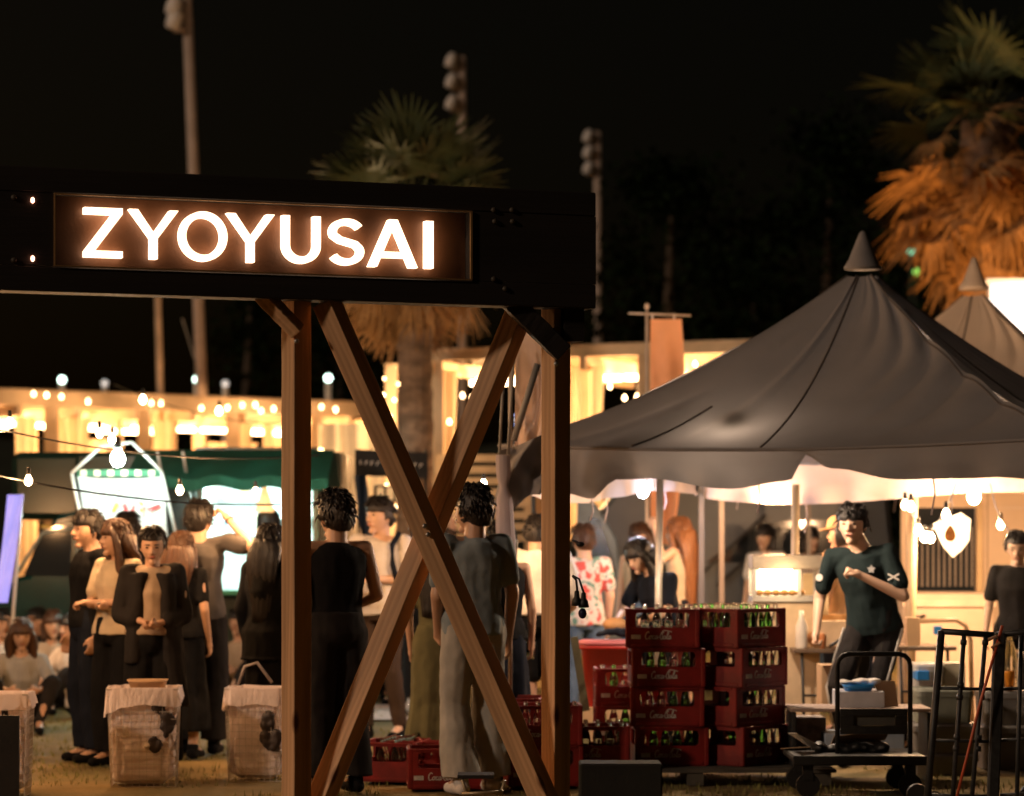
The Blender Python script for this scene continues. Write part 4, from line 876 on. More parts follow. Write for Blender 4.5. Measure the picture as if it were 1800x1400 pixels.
        for q in 'lr':
            a, b, c = J['hp'+q], J['kn'+q], J['an'+q]
            if bot == 'shorts': mb.caps(a, a.lerp(b, .85), R_[0]*k, R_[1]*k, 12)
            else: mb.caps(a, b, R_[0]*k, R_[1]*k, 12); mb.ring([[ (b.lerp(c, u)+V((r_*k*cos(2*pi*i/14), r_*k*sin(2*pi*i/14), 0))) for i in range(14)] for u, r_ in ((0,R_[1]),(.5,(R_[1]+R_[2])/2),(.97,R_[2]))]); mb.caps(b, b.lerp(c,.5), R_[1]*k, (R_[1]+R_[2])/2*k, 12)
    put('skirt' if bot in ('skirt','dress') else 'shorts' if bot == 'shorts' else 'trousers', remesh(mb, vox*k*1.1, 3, .012, (8,8,3.5), seed+3), CK[bc], t)
    # --- shoes
    for q in 'lr':
        c = J['an'+q]; mb = MB(); mb.caps(c+V((0,.03*k,-.045*k)), c+V((0,-.06*k,-.045*k)), .040*k, .038*k, 12); mb.caps(c+V((0,-.06*k,-.050*k)), c+V((0,-.165*k,-.056*k)), .038*k, .030*k, 12); mb.caps(c, c+V((0,.01,-.03*k)), .042*k, .042*k)
        o = part('shoe', mb, CK[sh], t, True)
    # --- hair
    mb = MB(); rgs = []; NU, NV = 44, 26; vol = {'short':1.0,'bob':1.06,'long':1.05,'bun':.99,'curly':1.10,'none':.98}.get(hair, 1.0)
    for i in range(1, NV):
        th = pi*i/NV; rg = []
        for j in range(NU):
            a = 2*pi*j/NU; x, y, z = sin(th)*cos(a), sin(th)*sin(a), -cos(th)
            fz = .22 if fem else .30
            inface = sstep((-y-.10)/.3)*sstep((fz+(.25 if hair == 'bun' else 0)-z)/.16)
            low = sstep(((-.30-.35*max(0,y))-z)/.22) if hair in ('short','curly','none') else 0
            side = sstep((-.12-z)/.2)*(1-sstep((y-.25)/.3)) if hair in ('short','curly','bun') else 0
            pull = max(inface, low, side*.9)
            r = vol*(1.0+.028*noise.noise(V((x*9, y*9, z*4)))+(.05*noise.noise(V((x*6, y*6, z*6+seed))) if hair in ('curly','short') else .012*sin(a*17+2*z)))
            r *= 1-.26*pull
            rg.append(hp((x*.087*r, y*.106*r+.004, z*.129*r+.004)))
        rgs.append(rg)
    mb.ring(rgs)
    if hair in ('short','curly','bob','long','bun'):     # locks lying over the cap of hair
        rs = random.Random(seed)
        for q_ in range(300 if vox < .012 else 80):
            a = rs.uniform(0, 2*pi); el = rs.uniform(-.15 if hair != 'bun' else .1, 1.45)
            d0 = V((cos(a)*cos(el), sin(a)*cos(el), sin(el)))
            if d0.y < -.15 and d0.z < (.55 if not fem else .78): continue
            if hair in ('short','curly') and abs(d0.x) > .6 and d0.z < -.05 and d0.y < .3: continue
            fl = (V((0,0,-1))-d0*(-d0.z)); fl = fl.normalized() if fl.length > .05 else V((1,0,0))
            jt = .55 if hair in ('short','curly') else .18
            fl = (fl+V((rs.uniform(-jt,jt), rs.uniform(-jt,jt), rs.uniform(-jt,jt)*.6))).normalized(); L_ = rs.uniform(.03,.06)
            bs_ = V((d0.x*.085, d0.y*.104+.004, d0.z*.127+.004))*vol; lf = rs.uniform(.001,.012) if hair != 'long' else .002
            p0, p1, p2 = bs_, bs_+fl*L_*.5+d0*(.002+lf*.6), bs_+fl*L_+d0*(lf-.006)
            mb.tube([hp(p0), hp(p1), hp(p2)], [.004*kh, .0055*kh, .0012*kh], 4)
    if hair == 'bob':
        for sg in (-1, 1): mb.caps(hp((sg*.078,.02,.0)), hp((sg*.080,.01,-.10)), .030*kh, .022*kh)
        mb.caps(hp((0,.06,0)), hp((0,.055,-.12)), .072*kh, .05*kh, 14)
    put_ = None
    if hair == 'long':
        n_ = 13; rg = []
        for i in range(n_):
            u = i/(n_-1); c = hp((0, .045, .03)).lerp(hp((0,.06,-.10)), min(1, u*2.4)); c = c+V((0,.05*k*sstep(u*1.6)*1.0,0))-V((0,0,max(0, u-.40)*hl*k*1.5))
            rx = (.085+.045*sin(pi*min(1,u*1.3)))*kh*(1-.35*max(0,u-.75)*4*.6); ry = (.085-.05*sstep(u*1.6))*kh
            axx = Rh @ V((1,0,0)); ayy = Rh @ V((0,1,0))
            if u > .4: axx = axx.lerp(V((1,0,0)), .6).normalized(); ayy = V((-axx.y, axx.x, 0)).normalized()
            rg.append([c+axx*rx*cos(2*pi*m/40)*(1+.05*sin(13*2*pi*m/40+u*2))+ayy*ry*sin(2*pi*m/40)*(1+.10*sin(13*2*pi*m/40+u*2)) for m in range(40)])
        mb.ring(rg)
        for sg in (-1, 1):
            mb.tube([hp((sg*.060,-.055,.075)), hp((sg*.085,-.03,.0)), hp((sg*.088,-.01,-.09)), hp((sg*.10,.0,-.14))-V((0,0,hl*.30*k)), hp((sg*.09,.0,-.15))-V((0,0,hl*.72*k))], [.016*kh,.024*kh,.030*kh,.032*kh,.010*kh], 10)
    if hair == 'bun': mb.ell(hp((0,.10,.05)), (.045*kh,.04*kh,.045*kh), 12, 8)
    if hair == 'cap':
        pass
    part('hair', mb, HK[hc], t, True)
    if hair == 'none' or hair == 'cap':
        cm = MB(); cm.ring([[hp((cos(2*pi*j/24)*r_*.092, sin(2*pi*j/24)*r_*.108, z_)) for j in range(24)] for r_, z_ in ((1.02,.035),(1.03,.06),(.95,.10),(.70,.125),(.3,.138),(.05,.14))])
        part('cap_crown', cm, CK['tan'], t, True)
        bm_ = MB(); bm_.add([hp((x_, y_, z_)) for x_, y_, z_ in ((-.075,-.07,.045),(-.06,-.15,.030),(0,-.185,.028),(.06,-.15,.030),(.075,-.07,.045),(0,-.06,.06))]+[hp((x_, y_, z_-.006)) for x_, y_, z_ in ((-.075,-.07,.045),(-.06,-.15,.030),(0,-.185,.028),(.06,-.15,.030),(.075,-.07,.045),(0,-.06,.06))], [(0,1,2,3,4,5),(11,10,9,8,7,6),(0,6,7,1),(1,7,8,2),(2,8,9,3),(3,9,10,4)])
        part('cap_peak', bm_, CK['tan'], t)
    # --- face
    if facial:
        for sg in (-1, 1):
            part('eye', MB().ell(hp((sg*.031,-.0835,.010)), (.0125*kh,.006*kh,.0050*kh), 10, 6, None), M('eye_dark', (.02,.014,.012), .2), t, True)
            part('eyebrow', MB().caps(hp((sg*.017,-.092,.030)), hp((sg*.045,-.083,.030)), .0040*kh, .003*kh, 6), HK['black'], t, True)
        part('mouth', MB().caps(hp((-.017,-.0925,-.053)), hp((.017,-.0925,-.053)), .0042*kh, None, 6), M('lips', (.36,.10,.09), .45), t, True)
    t['_k'] = k
    return t, J, k, hp
def wl(t, J): return {a: ROOTM[t.name] @ v for a, v in J.items()}

# left group ------------------------------------------------------
side_step = dict(anl=(-.13,.0,.085), anr=(.10,.06,.085))
P1 = person('tall man in black t-shirt at the left of the standing group, profile turned left', 158, 894, 19.3, -62, dict(elr=(.215,.05,1.11), wrr=(.22,-.03,.86), ell=(-.23,.03,1.10), wrl=(-.25,-.05,.86)), tc='black', bot='wide', bc='navy', yaw=6)
P2 = person('woman in cream blouse with folded arms and long brown hair', 206, 910, 18.9, -38, dict(ell=(-.20,-.06,1.12), wrl=(.05,-.20,1.10), elr=(.20,-.06,1.13), wrr=(-.07,-.21,1.13)), fem=True, top='tee', tc='cream', bot='wide', bc='black', hair='long', hc='brown', yaw=-25, curl=.9)
P3 = person('man mostly hidden behind the woman in the cream blouse, only hair showing', 224, 899, 21.5, 180, tc='dgrey', facial=False)
P4 = person('woman in open dark overshirt over a beige top, looking down at her hands', 268, 922, 18.2, 5, dict(ell=(-.21,.0,1.10), wrl=(-.05,-.17,1.05), elr=(.21,.0,1.10), wrr=(.03,-.19,1.03)), fem=True, top='tee', tc='beige', bot='wide', bc='black', hair='bun', hc='black', pitch=14, hem=.12, curl=.7)
P5 = person('woman with long wavy brown hair and black t-shirt behind the beige-topped woman', 318, 932, 19.6, 165, fem=True, top='tee', tc='black', bot='skirt', bc='black', hair='long', hc='brown', facial=False, hl=.35)
P6 = person('man seen from behind in charcoal t-shirt raising a hand to his head', 350, 876, 20.0, 172, dict(ell=(-.39,.09,1.39), wrl=(-.20,.0,1.575), shl=(-.185,.0,1.42)) , tc='grey', bot='wide', bc='dgrey', facial=False, yaw=-12, curl=.8)
P7 = person('woman with very long dark hair and black coat beside the left gate post', 474, 918, 18.8, 150, fem=True, top='jacket', tc='black', bot='skirt', bc='black', hair='long', hc='black', facial=False, hem=-.30, hl=.5)
# open overshirt on P4: two hanging fronts and sleeves
t, J, k, hp = P4
mb = MB()
for q, sg in (('l',-1),('r',1)):
    sh_, el, wr = J['sh'+q], J['el'+q], J['wr'+q]
    mb.caps(J['nk']-V((-sg*.03,-.03,.04)), sh_, .05*k, .068*k); mb.caps(sh_, el, .072*k, .076*k); mb.caps(el, el.lerp(wr, .55), .074*k, .062*k)
    rg = []
    for i in range(9):
        u = i/8; z = sh_.z-u*(.62 if sg < 0 else .92)*k; rg.append([V((sg*(.085+.085*cos(a)+.03*u+.05*u*(sg > 0))*k, (.01+.155*sin(a)*(1-.1*u))*k, z)) for a in [2*pi*j/14 for j in range(14)]])
    mb.ring(rg)
# hollow the middle by keeping the panels at the sides only
put('overshirt', remesh(mb, .011, 3, .009, seed=9), CK['dgrey'], t)
# wristwatches and small phone
def watch(P_, q, mat=None):
    t, J, k, hp = P_; w, e = J['wr'+q], J['el'+q]; d = (w-e).normalized(); c = w-d*.015; up = d.orthogonal().normalized(); y = d.cross(up)
    part('watch', MB().tube([c+(up*cos(a)+y*sin(a))*.030*k for a in [2*pi*i/12 for i in range(13)]], .006, 5), mat or steel, t, True)
watch(P2, 'l'); watch(P6, 'l', blackp)
# centre group -----------------------------------------------------
C1 = person('man in black sleeveless shirt seen from behind next to the left gate post', 590, 862, 16.9, 205, dict(ell=(-.24,.03,1.12), wrl=(-.13,-.20,1.03), elr=(.22,.02,1.1)), top='tank', tc='black', bot='wide', bc='dgrey', hair='curly', facial=False, yaw=8)
C2 = person('young man in white t-shirt with navy strap, facing left behind the cross braces', 668, 871, 21.4, -20, dict(elr=(.235,-.02,1.12), wrr=(.03,-.20,1.13), ell=(-.235,.0,1.12), wrl=(-.14,-.20,1.05), anl=(-.10,0,.085), anr=(.12,.08,.085)), tc='white', bot='slim', bc='brown', hair='short', yaw=-22, sk=1, hem=-.12)
t, J, k, hp = C2
part('shoulder_strap', MB().tube([J['shr']+V((-.03,-.02,.065)), J['shr']+V((-.045,-.125,-.02)), J['shr']+V((-.03,-.155,-.16)), J['shr']+V((.0,-.13,-.30))], .022, 8), CK['navy'], t, True)
part('backpack', MB().ell(J['nk']+V((0,.20,-.22)), (.15,.10,.22), 14, 10), CK['navy'], t, True)
part('towel', MB().grid(lambda u, v: V((-.17+.10*u+.03*sin(v*5), -.15-.03*sin(u*6)-.01*v, 1.36-.50*v)), 10, 16), CK['white'], t, True)
C3 = person('man in blue-grey polo shirt and pale wide trousers between the braces and the right post', 832, 852, 16.9, 205, dict(ell=(-.22,.04,1.11), wrl=(-.23,-.03,.86), wrr=(.15,-.15,.90), elr=(.23,.03,1.1), anl=(-.12,.0,.085), anr=(.12,.10,.085)), tc='bteal', bot='flare', bc='pants', hair='curly', hc='black', yaw=25, facial=True, hem=-.10, sh='white')
C4 = person('woman in black sleeveless dress holding a clear plastic cup behind the polo shirt man', 882, 914, 18.4, 190, dict(elr=(.20,.03,1.1)), fem=True, top='tank', tc='black', bot='skirt', bc='navy', hair='bob', facial=False)
C5 = person('person in white shirt and dark shorts leaning over beside the right gate post', 952, 905, 20.4, 155, dict(pel=(0,.10,.93), nk=(.06,-.06,1.40), hd=(.08,-.12,1.52), shl=(-.13,-.05,1.35), shr=(.24,-.03,1.36), ell=(-.20,-.12,1.12), wrl=(-.12,-.28,1.02), elr=(.30,-.08,1.12), wrr=(.25,-.25,.98)), H=1.74, top='big', tc='white', bot='shorts', bc='black', hair='short', facial=False, pitch=15)
C6 = person('person holding one bare arm up high behind the brace crossing', 742, 905, 24.5, 180, dict(ell=(-.26,0,1.60), wrl=(-.20,-.02,1.84), shl=(-.18,0,1.44)), tc='brown', bot='slim', facial=False, hc='brown', sk=2)
C7 = person('woman in long olive dress and black hair half hidden behind the polo shirt man', 768, 930, 18.2, 160, fem=True, top='dress', tc='olive', bot='skirt', bc='olive', hair='long', hc='black', facial=False, hem=-.2)
# stall people -----------------------------------------------------
R1 = person('man in red and white floral shirt and jeans right of the gate post', 1026, 920, 22.5, -160, tc='floral', bot='slim', bc='jean', facial=False, hem=-.12, hair='short', hc='brown', sk=1)
R2 = person('woman with long dark hair tilting her head, in a sleeveless top, leftmost under the tent', 1128, 917, 24.2, -18, fem=True, top='tank', tc='cream', bot='slim', bc='jean', hair='long', hc='brown', roll=-16, yaw=-10, sk=1, hl=.5)
R3 = person('woman in dark top bending over behind the red crates, black hair falling', 1150, 962, 20.7, -48, dict(pel=(.12,.06,.86), nk=(.0,-.03,1.30), hd=(-.05,-.11,1.43), shl=(-.15,-.02,1.25), shr=(.17,.0,1.26), ell=(-.2,-.12,1.02), wrl=(-.1,-.3,.95), elr=(.22,-.08,1.02), wrr=(.1,-.3,.93)), H=1.66, fem=True, top='tee', tc='navy', bot='slim', bc='black', hair='long', hc='black', pitch=28, sk=1, hl=.3)
R4 = person('woman with very long ginger-brown hair in pale top, profile turned left and one arm raised', 1196, 907, 23.2, -118, dict(elr=(.24,-.05,1.36), wrr=(.22,-.13,1.60), shr=(.17,0,1.42)), fem=True, top='tank', tc='cream', bot='slim', bc='navy', hair='long', hc='light', sk=1, hl=.62)
R5 = person('woman in white far back under the tent, left one of the far pair', 1345, 919, 27.0, -30, fem=True, tc='white', bot='slim', bc='jean', hair='bob', vox=.013, sk=1)
R5b = person('woman in white far back beside the brown pole, right one of the far pair', 1423, 924, 27.3, 30, fem=True, tc='white', bot='slim', bc='jean', hair='bob', vox=.013, sk=1)
R6 = person('man in tan t-shirt and tan cap with back half turned, behind the man in black', 1482, 905, 21.8, -135, dict(ell=(-.24,-.05,1.12), wrl=(-.10,-.26,1.05)), tc='tan', bot='slim', bc='black', hair='cap', sk=2, yaw=10)
R7 = person('young man in black t-shirt and striped track pants, fist raised to his chest', 1534, 880, 18.9, -22,
     dict(pel=(.0,.05,.92), nk=(-.05,-.10,1.41), hd=(-.09,-.17,1.555), shl=(-.235,-.10,1.355), shr=(.125,-.09,1.375), ell=(-.34,-.05,1.08), wrl=(-.33,-.17,.86), elr=(.235,-.13,1.10), wrr=(-.01,-.27,1.235), hpl=(-.09,.03,.89), hpr=(.09,.07,.89), knl=(-.17,-.20,.52), knr=(.02,-.02,.47), anl=(-.16,-.02,.085), anr=(.13,.30,.14)), tc='bgreen', bot='track', bc='dgrey', sk=1, hair='short', yaw=2, pitch=2, curl=1.2, vox=.0085, hem=-.08)
t, J, k, hp = R7
for off in (-.012, .012):
    a, b, c = J['hpl'], J['knl'], J['anl']
    for q in 'lr':
        a, b, c = J['hp'+q], J['kn'+q], J['an'+q]; ox = -.105 if q == 'l' else .06
        part('trouser_stripe', MB().tube([a+V((ox if q == 'l' else .10, off-.03, .0)), a.lerp(b,.5)+V((ox*.86 if q == 'l' else .085, off-.045, 0)), b+V((ox*.70 if q == 'l' else .07, off-.045, 0)), b.lerp(c,.5)+V((ox*.6 if q == 'l' else .06, off-.04, 0)), c+V((ox*.5 if q == 'l' else .05, off-.02, .04))], .0050, 6), CK['white'], t, True)
cc = J['nk'].lerp(J['pel'], .28)+V((.085,-.148,0))
star = []
for i in range(10): r = .030 if i % 2 == 0 else .016; star.append((cc.x+r*cos(2*pi*i/10+.3), cc.z+r*sin(2*pi*i/10+.3)))
part('chest_emblem', MB().poly(star, cc.y-.012, cc.y-.004), CK['lgrey'], t)
sl_ = J['shr'].lerp(J['elr'], .55)
for a in (.5, -.5): part('sleeve_mark', MB().box(sl_+V((.0,-.078,0)), (.085, .006, .010), Matrix.Rotation(a, 3, 'Y')), CK['white'], t)
sl_ = J['shl'].lerp(J['ell'], .5); part('sleeve_badge', MB().lathe(sl_+V((-.03,-.068,0)), [(.024,-.003),(.024,.003)], 14, Matrix.Rotation(pi/2, 3, 'X')), CK['white'], t)
R8 = person('woman in charcoal t-shirt looking down at the right edge of the picture', 1788, 930, 20.6, -12, dict(ell=(-.22,.0,1.10), wrl=(-.24,-.12,.88)), fem=True, tc='dgrey', bot='slim', bc='dgrey', hair='bun', hc='black', pitch=18, sk=1)
# blurred crowd sitting on the ground behind ----------------------
SIT = dict(pel=(0,.10,.13), nk=(0,.02,.62), hd=(0,-.02,.775), shl=(-.17,.02,.575), shr=(.17,.02,.575), ell=(-.24,-.12,.36), wrl=(-.12,-.34,.34), elr=(.24,-.12,.36), wrr=(.12,-.34,.34),
           hpl=(-.09,.08,.12), hpr=(.09,.08,.12), knl=(-.24,-.28,.40), knr=(.24,-.28,.40), anl=(-.12,-.50,.085), anr=(.12,-.50,.085))
def sitter(label, px, ytop, d, face, tc, hair='short', hc='black', fem=False, bc='dgrey', pose=None, **k):
    z = 1.5+(HZ-ytop)/sc(d); ps = dict(SIT)
    if pose: ps.update(pose)
    return person(label, px, ytop, d, face, ps, H=1.66, z0=max(0, z-.90*.97), tc=tc, bc=bc, hair=hair, hc=hc, fem=fem, vox=.013, name='person', **k)
sitter('woman in pale grey top sitting behind the left wire basket, head bowed', 38, 1128, 22.5, 12, 'lgrey', 'long', 'brown', True, pitch=12, hl=.25)
sitter('seated person at the far left edge with skin of one raised arm showing', 2, 1082, 25.5, 30, 'white', pose=dict(wrr=(.05,-.2,.75)))
sitter('seated person drinking with raised forearm, left of the man in black', 68, 1078, 26, -30, 'dgrey', pose=dict(wrl=(-.02,-.16,.74)))
sitter('seated person in the dark between the drinker and the standing man', 92, 1110, 25, 20, 'beige', 'bob', 'brown', True)
sitter('farthest seated person at the left, only the head above the others', 30, 1058, 28, 0, 'black')
sitter('seated person partly behind the legs of the man in black', 128, 1155, 24, -40, 'white', 'short')
sitter('seated person seen between the braces with light brown hair, facing the camera', 738, 1088, 25.5, 8, 'dgrey', 'bob', 'light', True, sk=1)
sitter('seated person in pale lilac top left of the fair-haired sitter, leaning', 712, 1075, 26.5, -25, 'lgrey', 'short')
sitter('seated person behind with dark hair above the fair-haired sitter', 700, 1040, 28, 0, 'navy')
sitter('seated person beyond the olive dress with blue top', 655, 1120, 27, 30, 'jean')
sitter('seated person glimpsed between the van group and the left post', 420, 1120, 26, -20, 'beige')
mt_ = MB().grid(lambda u, v: V((X(630,25)+.95*u, 23.6+2.2*v, .012+.01*sin(u*20)*sin(v*9))), 20, 20)
solo('picnic_mat', mt_, M('lilac_mat', (.50,.38,.36), .8, .1), 'pinkish picnic mat under the people sitting beyond the braces', 'mat', smooth=True)
def bottle_small(x, y, z, col, label, cat='bottle', h=.22, r=.032, name='bottle'):
    return solo(name, MB().lathe((x, y, z), [(r*.9,0),(r,.01),(r,h*.6),(r*.4,h*.82),(r*.38,h)], 12), col, label, cat, smooth=True)
g_green = M('green_glass', (.22,.80,.20), .06, .1, 3, 0, trans=1); g_clear = M('clear_glass', (.92,.97,.93), .05, .03, 3, 0, trans=1)
bottle_small(X(740, 23.8), 23.8, .02, g_green, 'green bottle standing on the pinkish mat'); bottle_small(X(718, 23.9), 23.9, .02, g_clear, 'clear cup-like bottle on the pinkish mat left of the green one', h=.16)
# things held
w = ROOTM[C4[0].name] @ C4[1]['wrl']
cupw = ROOTM[C4[0].name] @ (C4[1]['wrl']+V((0,-.05,-.07)))
solo('plastic_cup', MB().lathe(cupw+V((0,0,-.03)), [(.028,0),(.038,.11),(.036,.11),(.027,.003)], 14), g_clear, 'clear plastic cup in the hand of the woman in the black dress', 'cup', smooth=True)
w = ROOTM[P7[0].name] @ (P7[1]['wrl']+V((0,-.03,-.08)))
hbg = MB(); hbg.ring([[V((w.x+.16*cos(a)*(1+.1*u), w.y+.07*sin(a), w.z-.42+.3*u)) for a in [2*pi*i/14 for i in range(14)]] for u in (0,.1,.5,.9,1)]); hbg.tube([V((w.x-.12,w.y,w.z-.14)), V((w.x-.08,w.y,w.z+.05)), V((w.x+.08,w.y,w.z+.05)), V((w.x+.12,w.y,w.z-.14))], .012, 6)
bpy.data.scenes.remove(SC2) if 0 else None
# ------------------------------------------------------------------ crates and bottles
CW, CD, CH = .455, .36, .243
def script_logo(cx, y, cz, w, parent):
    """the white running script on the front of a crate"""
    S = []
    S.append([(.13,.80),(.08,.95),(.02,.70),(.02,.35),(.07,.12),(.15,.22)])                                   # C
    S.append([(.21,.50),(.17,.42),(.17,.22),(.20,.14),(.24,.22),(.24,.42),(.21,.50),(.28,.46)])                # o
    S.append([(.35,.50),(.30,.46),(.29,.22),(.32,.14),(.37,.24)])                                              # c
    S.append([(.45,.48),(.40,.46),(.39,.22),(.42,.14),(.46,.26),(.46,.50),(.455,.18),(.50,.20)])               # a
    S.append([(.49,.34),(.55,.36)])                                                                            # -
    S.append([(.68,.80),(.64,.98),(.58,.72),(.57,.36),(.61,.12),(.67,.22),(.62,1.02),(.80,1.08),(.98,.92)])    # C + swash
    S.append([(.74,.50),(.70,.42),(.70,.22),(.73,.14),(.77,.22),(.77,.42),(.74,.50)])                          # o
    S.append([(.80,.20),(.85,.60),(.86,.92),(.83,.92),(.82,.40),(.84,.14),(.88,.22)])                          # l
    S.append([(.95,.48),(.91,.46),(.89,.22),(.92,.14),(.96,.26),(.96,.50),(.955,.18),(1.0,.22)])               # a
    mb = MB(); h = w*.33
    for st in S:
        fine = []
        for i in range(len(st)-1):
            p0, p1, p2, p3 = st[max(i-1,0)], st[i], st[i+1], st[min(i+2,len(st)-1)]
            for j in range(4):
                t = j/4; fine.append(tuple(.5*((2*p1[q])+(-p0[q]+p2[q])*t+(2*p0[q]-5*p1[q]+4*p2[q]-p3[q])*t*t+(-p0[q]+3*p1[q]-3*p2[q]+p3[q])*t**3) for q in (0,1)))
        fine.append(st[-1])
        for q in ribbon([(x*w, z*h) for x, z in fine], w*.030): mb.poly([(cx-w/2+a+b*.18, cz-h/2+b) for a, b in q][::-1], y-.003, y)
    return part('script_lettering', mb, M('faded_white_print', (.55,.50,.45), .7, .2, 30), parent)
def crate_proto(logo=True):
    t = thing('bottle_crate', 'x', 'crate', (0,0,0)); w, d, h = CW, CD, CH; th = .014
    def wall(L, ho0, ho1, side):          # wall with one rounded opening, in (x,z)
        mb = MB(); z0, z1 = ho0, ho1; m = .045
        for x0, x1, a, b in ((-L/2, L/2, 0, z0), (-L/2, L/2, z1, h-.002), (-L/2, -L/2+m, z0+.0005, z1-.0005), (L/2-m, L/2, z0+.0005, z1-.0005)):
            mb.box(((x0+x1)/2, 0, (a+b)/2), (x1-x0, th, b-a))
        for sx in (-1, 1):                # rounded corners of the hole
            for zc, sz in ((z0, 1), (z1, -1)):
                r = .022; cx = sx*(L/2-m); pts = [(cx, zc)]+[(cx-sx*(r-r*cos(R(a))), zc+sz*(r-r*sin(R(a)))) for a in (0,22,45,67,90)]
                if (sx*sz) > 0: pts = pts[::-1]
                mb.poly(pts, -th/2+.001, th/2-.001)
        return mb
    f = wall(w-.03, .125, .218, 0)
    for v in f.v: v.y -= d/2-th/2
    bk = wall(w-.03, .125, .218, 0)
    for v in bk.v: v.y += d/2-th/2
    part('front_wall', f, plastic_red, t, bevel=.003); part('back_wall', bk, plastic_red, t)
    for s in (-1, 1):
        sd = wall(d-.03, .125, .218, 0); rm = Matrix.Rotation(pi/2, 3, 'Z')
        sd.v = [rm @ v+V((s*(w/2-th/2), 0, 0)) for v in sd.v]; part('side_wall', sd, plastic_red, t, bevel=.003)
    fl = MB(); fl.box((0,0,.010), (w-.03, d-.03, .014)); part('floor', fl, plastic_red, t)
    for sx in (-1, 1):
        for sy in (-1, 1): part('corner_post', MB().box((sx*(w/2-.012), sy*(d/2-.012), h/2), (.030, .030, h-.001)), plastic_red, t, bevel=.006)
    for zz, hh in ((h-.008, .013), (.016, .02)):
        for sy in (-1, 1): part('rim', MB().box((0, sy*(d/2-.004), zz), (w-.07, .018, hh)), plastic_red, t, bevel=.003)
        for sx in (-1, 1): part('rim', MB().box((sx*(w/2-.004), 0, zz), (.018, d-.07, hh)), plastic_red, t, bevel=.003)
    dv = MB()
    for i in range(1, 6): dv.box((-w/2+w*i/6, 0, .06), (.004, d-.04, .08))
    for i in range(1, 4): dv.box((0, -d/2+d*i/4, .062), (w-.04, .004, .08))
    part('divider', dv, plastic_red, t)['kind'] = 'stuff'
    if logo:
        script_logo(.0-.03, -d/2-.0005, .075, .165, t)
        part('white_stamp', MB().box((-.165, -d/2-.001, .068), (.058, .003, .026)), M('faded_white_print', (.55,.50,.45)), t)
    return t
cr0 = crate_proto(); used = [False]
crates = []
def crate(x, y, z, rz, label, group):
    if not used[0]:
        used[0] = True; cr0.matrix_world = Matrix.Translation((x, y, z)) @ Matrix.Rotation(rz, 4, 'Z'); ROOTM[cr0.name] = cr0.matrix_world.copy(); cr0['label'] = label; cr0['group'] = group; o = cr0
    else: o = dup(cr0, (x, y, z), rz, label, group)
    crates.append((o, x, y, z, rz)); return o
bprof = [(.025,0),(.029,.006),(.029,.09),(.027,.115),(.0295,.135),(.026,.16),(.014,.20),(.0115,.232),(.0135,.236),(.0135,.246),(.010,.247)]
bm_clear = MB().lathe((0,0,0), bprof, 12).mesh('bottle', g_clear, True); bm_green = MB().lathe((0,0,0), bprof, 12).mesh('bottle', g_green, True)
def bottles(cr, where, rows, gre, group, full=False, lab=None):
    o, x, y, z, rz = cr; nx, ny = 6, 4
    for j in range(ny):
        if j not in rows: continue
        for i in range(nx):
            g = random.random() < gre and (i > 0)
            lx, ly = -CW/2+CW*(i+.5)/nx, -CD/2+CD*(j+.5)/ny
            b = bpy.data.objects.new('bottle', bm_green if g else bm_clear); COL.objects.link(b)
            b.location = Matrix.Translation((x, y, z)) @ Matrix.Rotation(rz, 4, 'Z') @ V((lx*.97, ly*.97, .018))
            rw = ('front row', 'second row', 'third row', 'back row')[j]
            tag(b, ('green' if g else 'clear')+' bottle, %s from left, %s, %s' % (ORD[i], rw, where.replace('the ', '', 1)), 'bottle', group)
DC = 17.8; s_ = sc(DC); z0 = Z(1343, DC)
names = ('bottom', 'second', 'third', 'top')
random.seed(12)
xa_ = X(1168, DC); rot = [R(3), R(-2.5), R(2), R(-3)]; offx = [.028, .016, .010, -.012]
for i in range(4):
    crate(xa_+offx[i], DC, z0+i*(CH+.001), rot[i], 'red crate with white script, %s one of the tall left stack' % names[i], 'crates of the tall left stack')
    bottles(crates[-1], 'the %s crate of the tall left stack' % names[i], (0,) if i < 3 else (0,1,2,3), (.75,.62,.7,.0)[i], 'bottles in the tall left stack')
for i in range(4):
    crate(X(1303, DC)+(.012,-.008,.010,-.004)[i], DC+.03, z0+i*(CH+.001)+.002, R(46+(2,-3,1,-2)[i]), 'red crate of the shaded right stack turned to the side, %s one' % names[i], 'crates of the tall right stack')
    bottles(crates[-1], 'the %s crate of the shaded right stack' % names[i], (0,) if i < 3 else (0,1,2,3), .3, 'bottles in the tall right stack')
for i in range(4):
    crate(X(1268, DC+.4), DC+.42, z0+i*(CH+.001)-.003, R(44-1.5*(-1)**i), 'red crate of the recessed middle stack, %s one' % names[i], 'crates of the middle stack')
    bottles(crates[-1], 'the %s crate of the recessed middle stack' % names[i], (0,) if i < 3 else (0,1,2,3), .4, 'bottles in the middle stack')
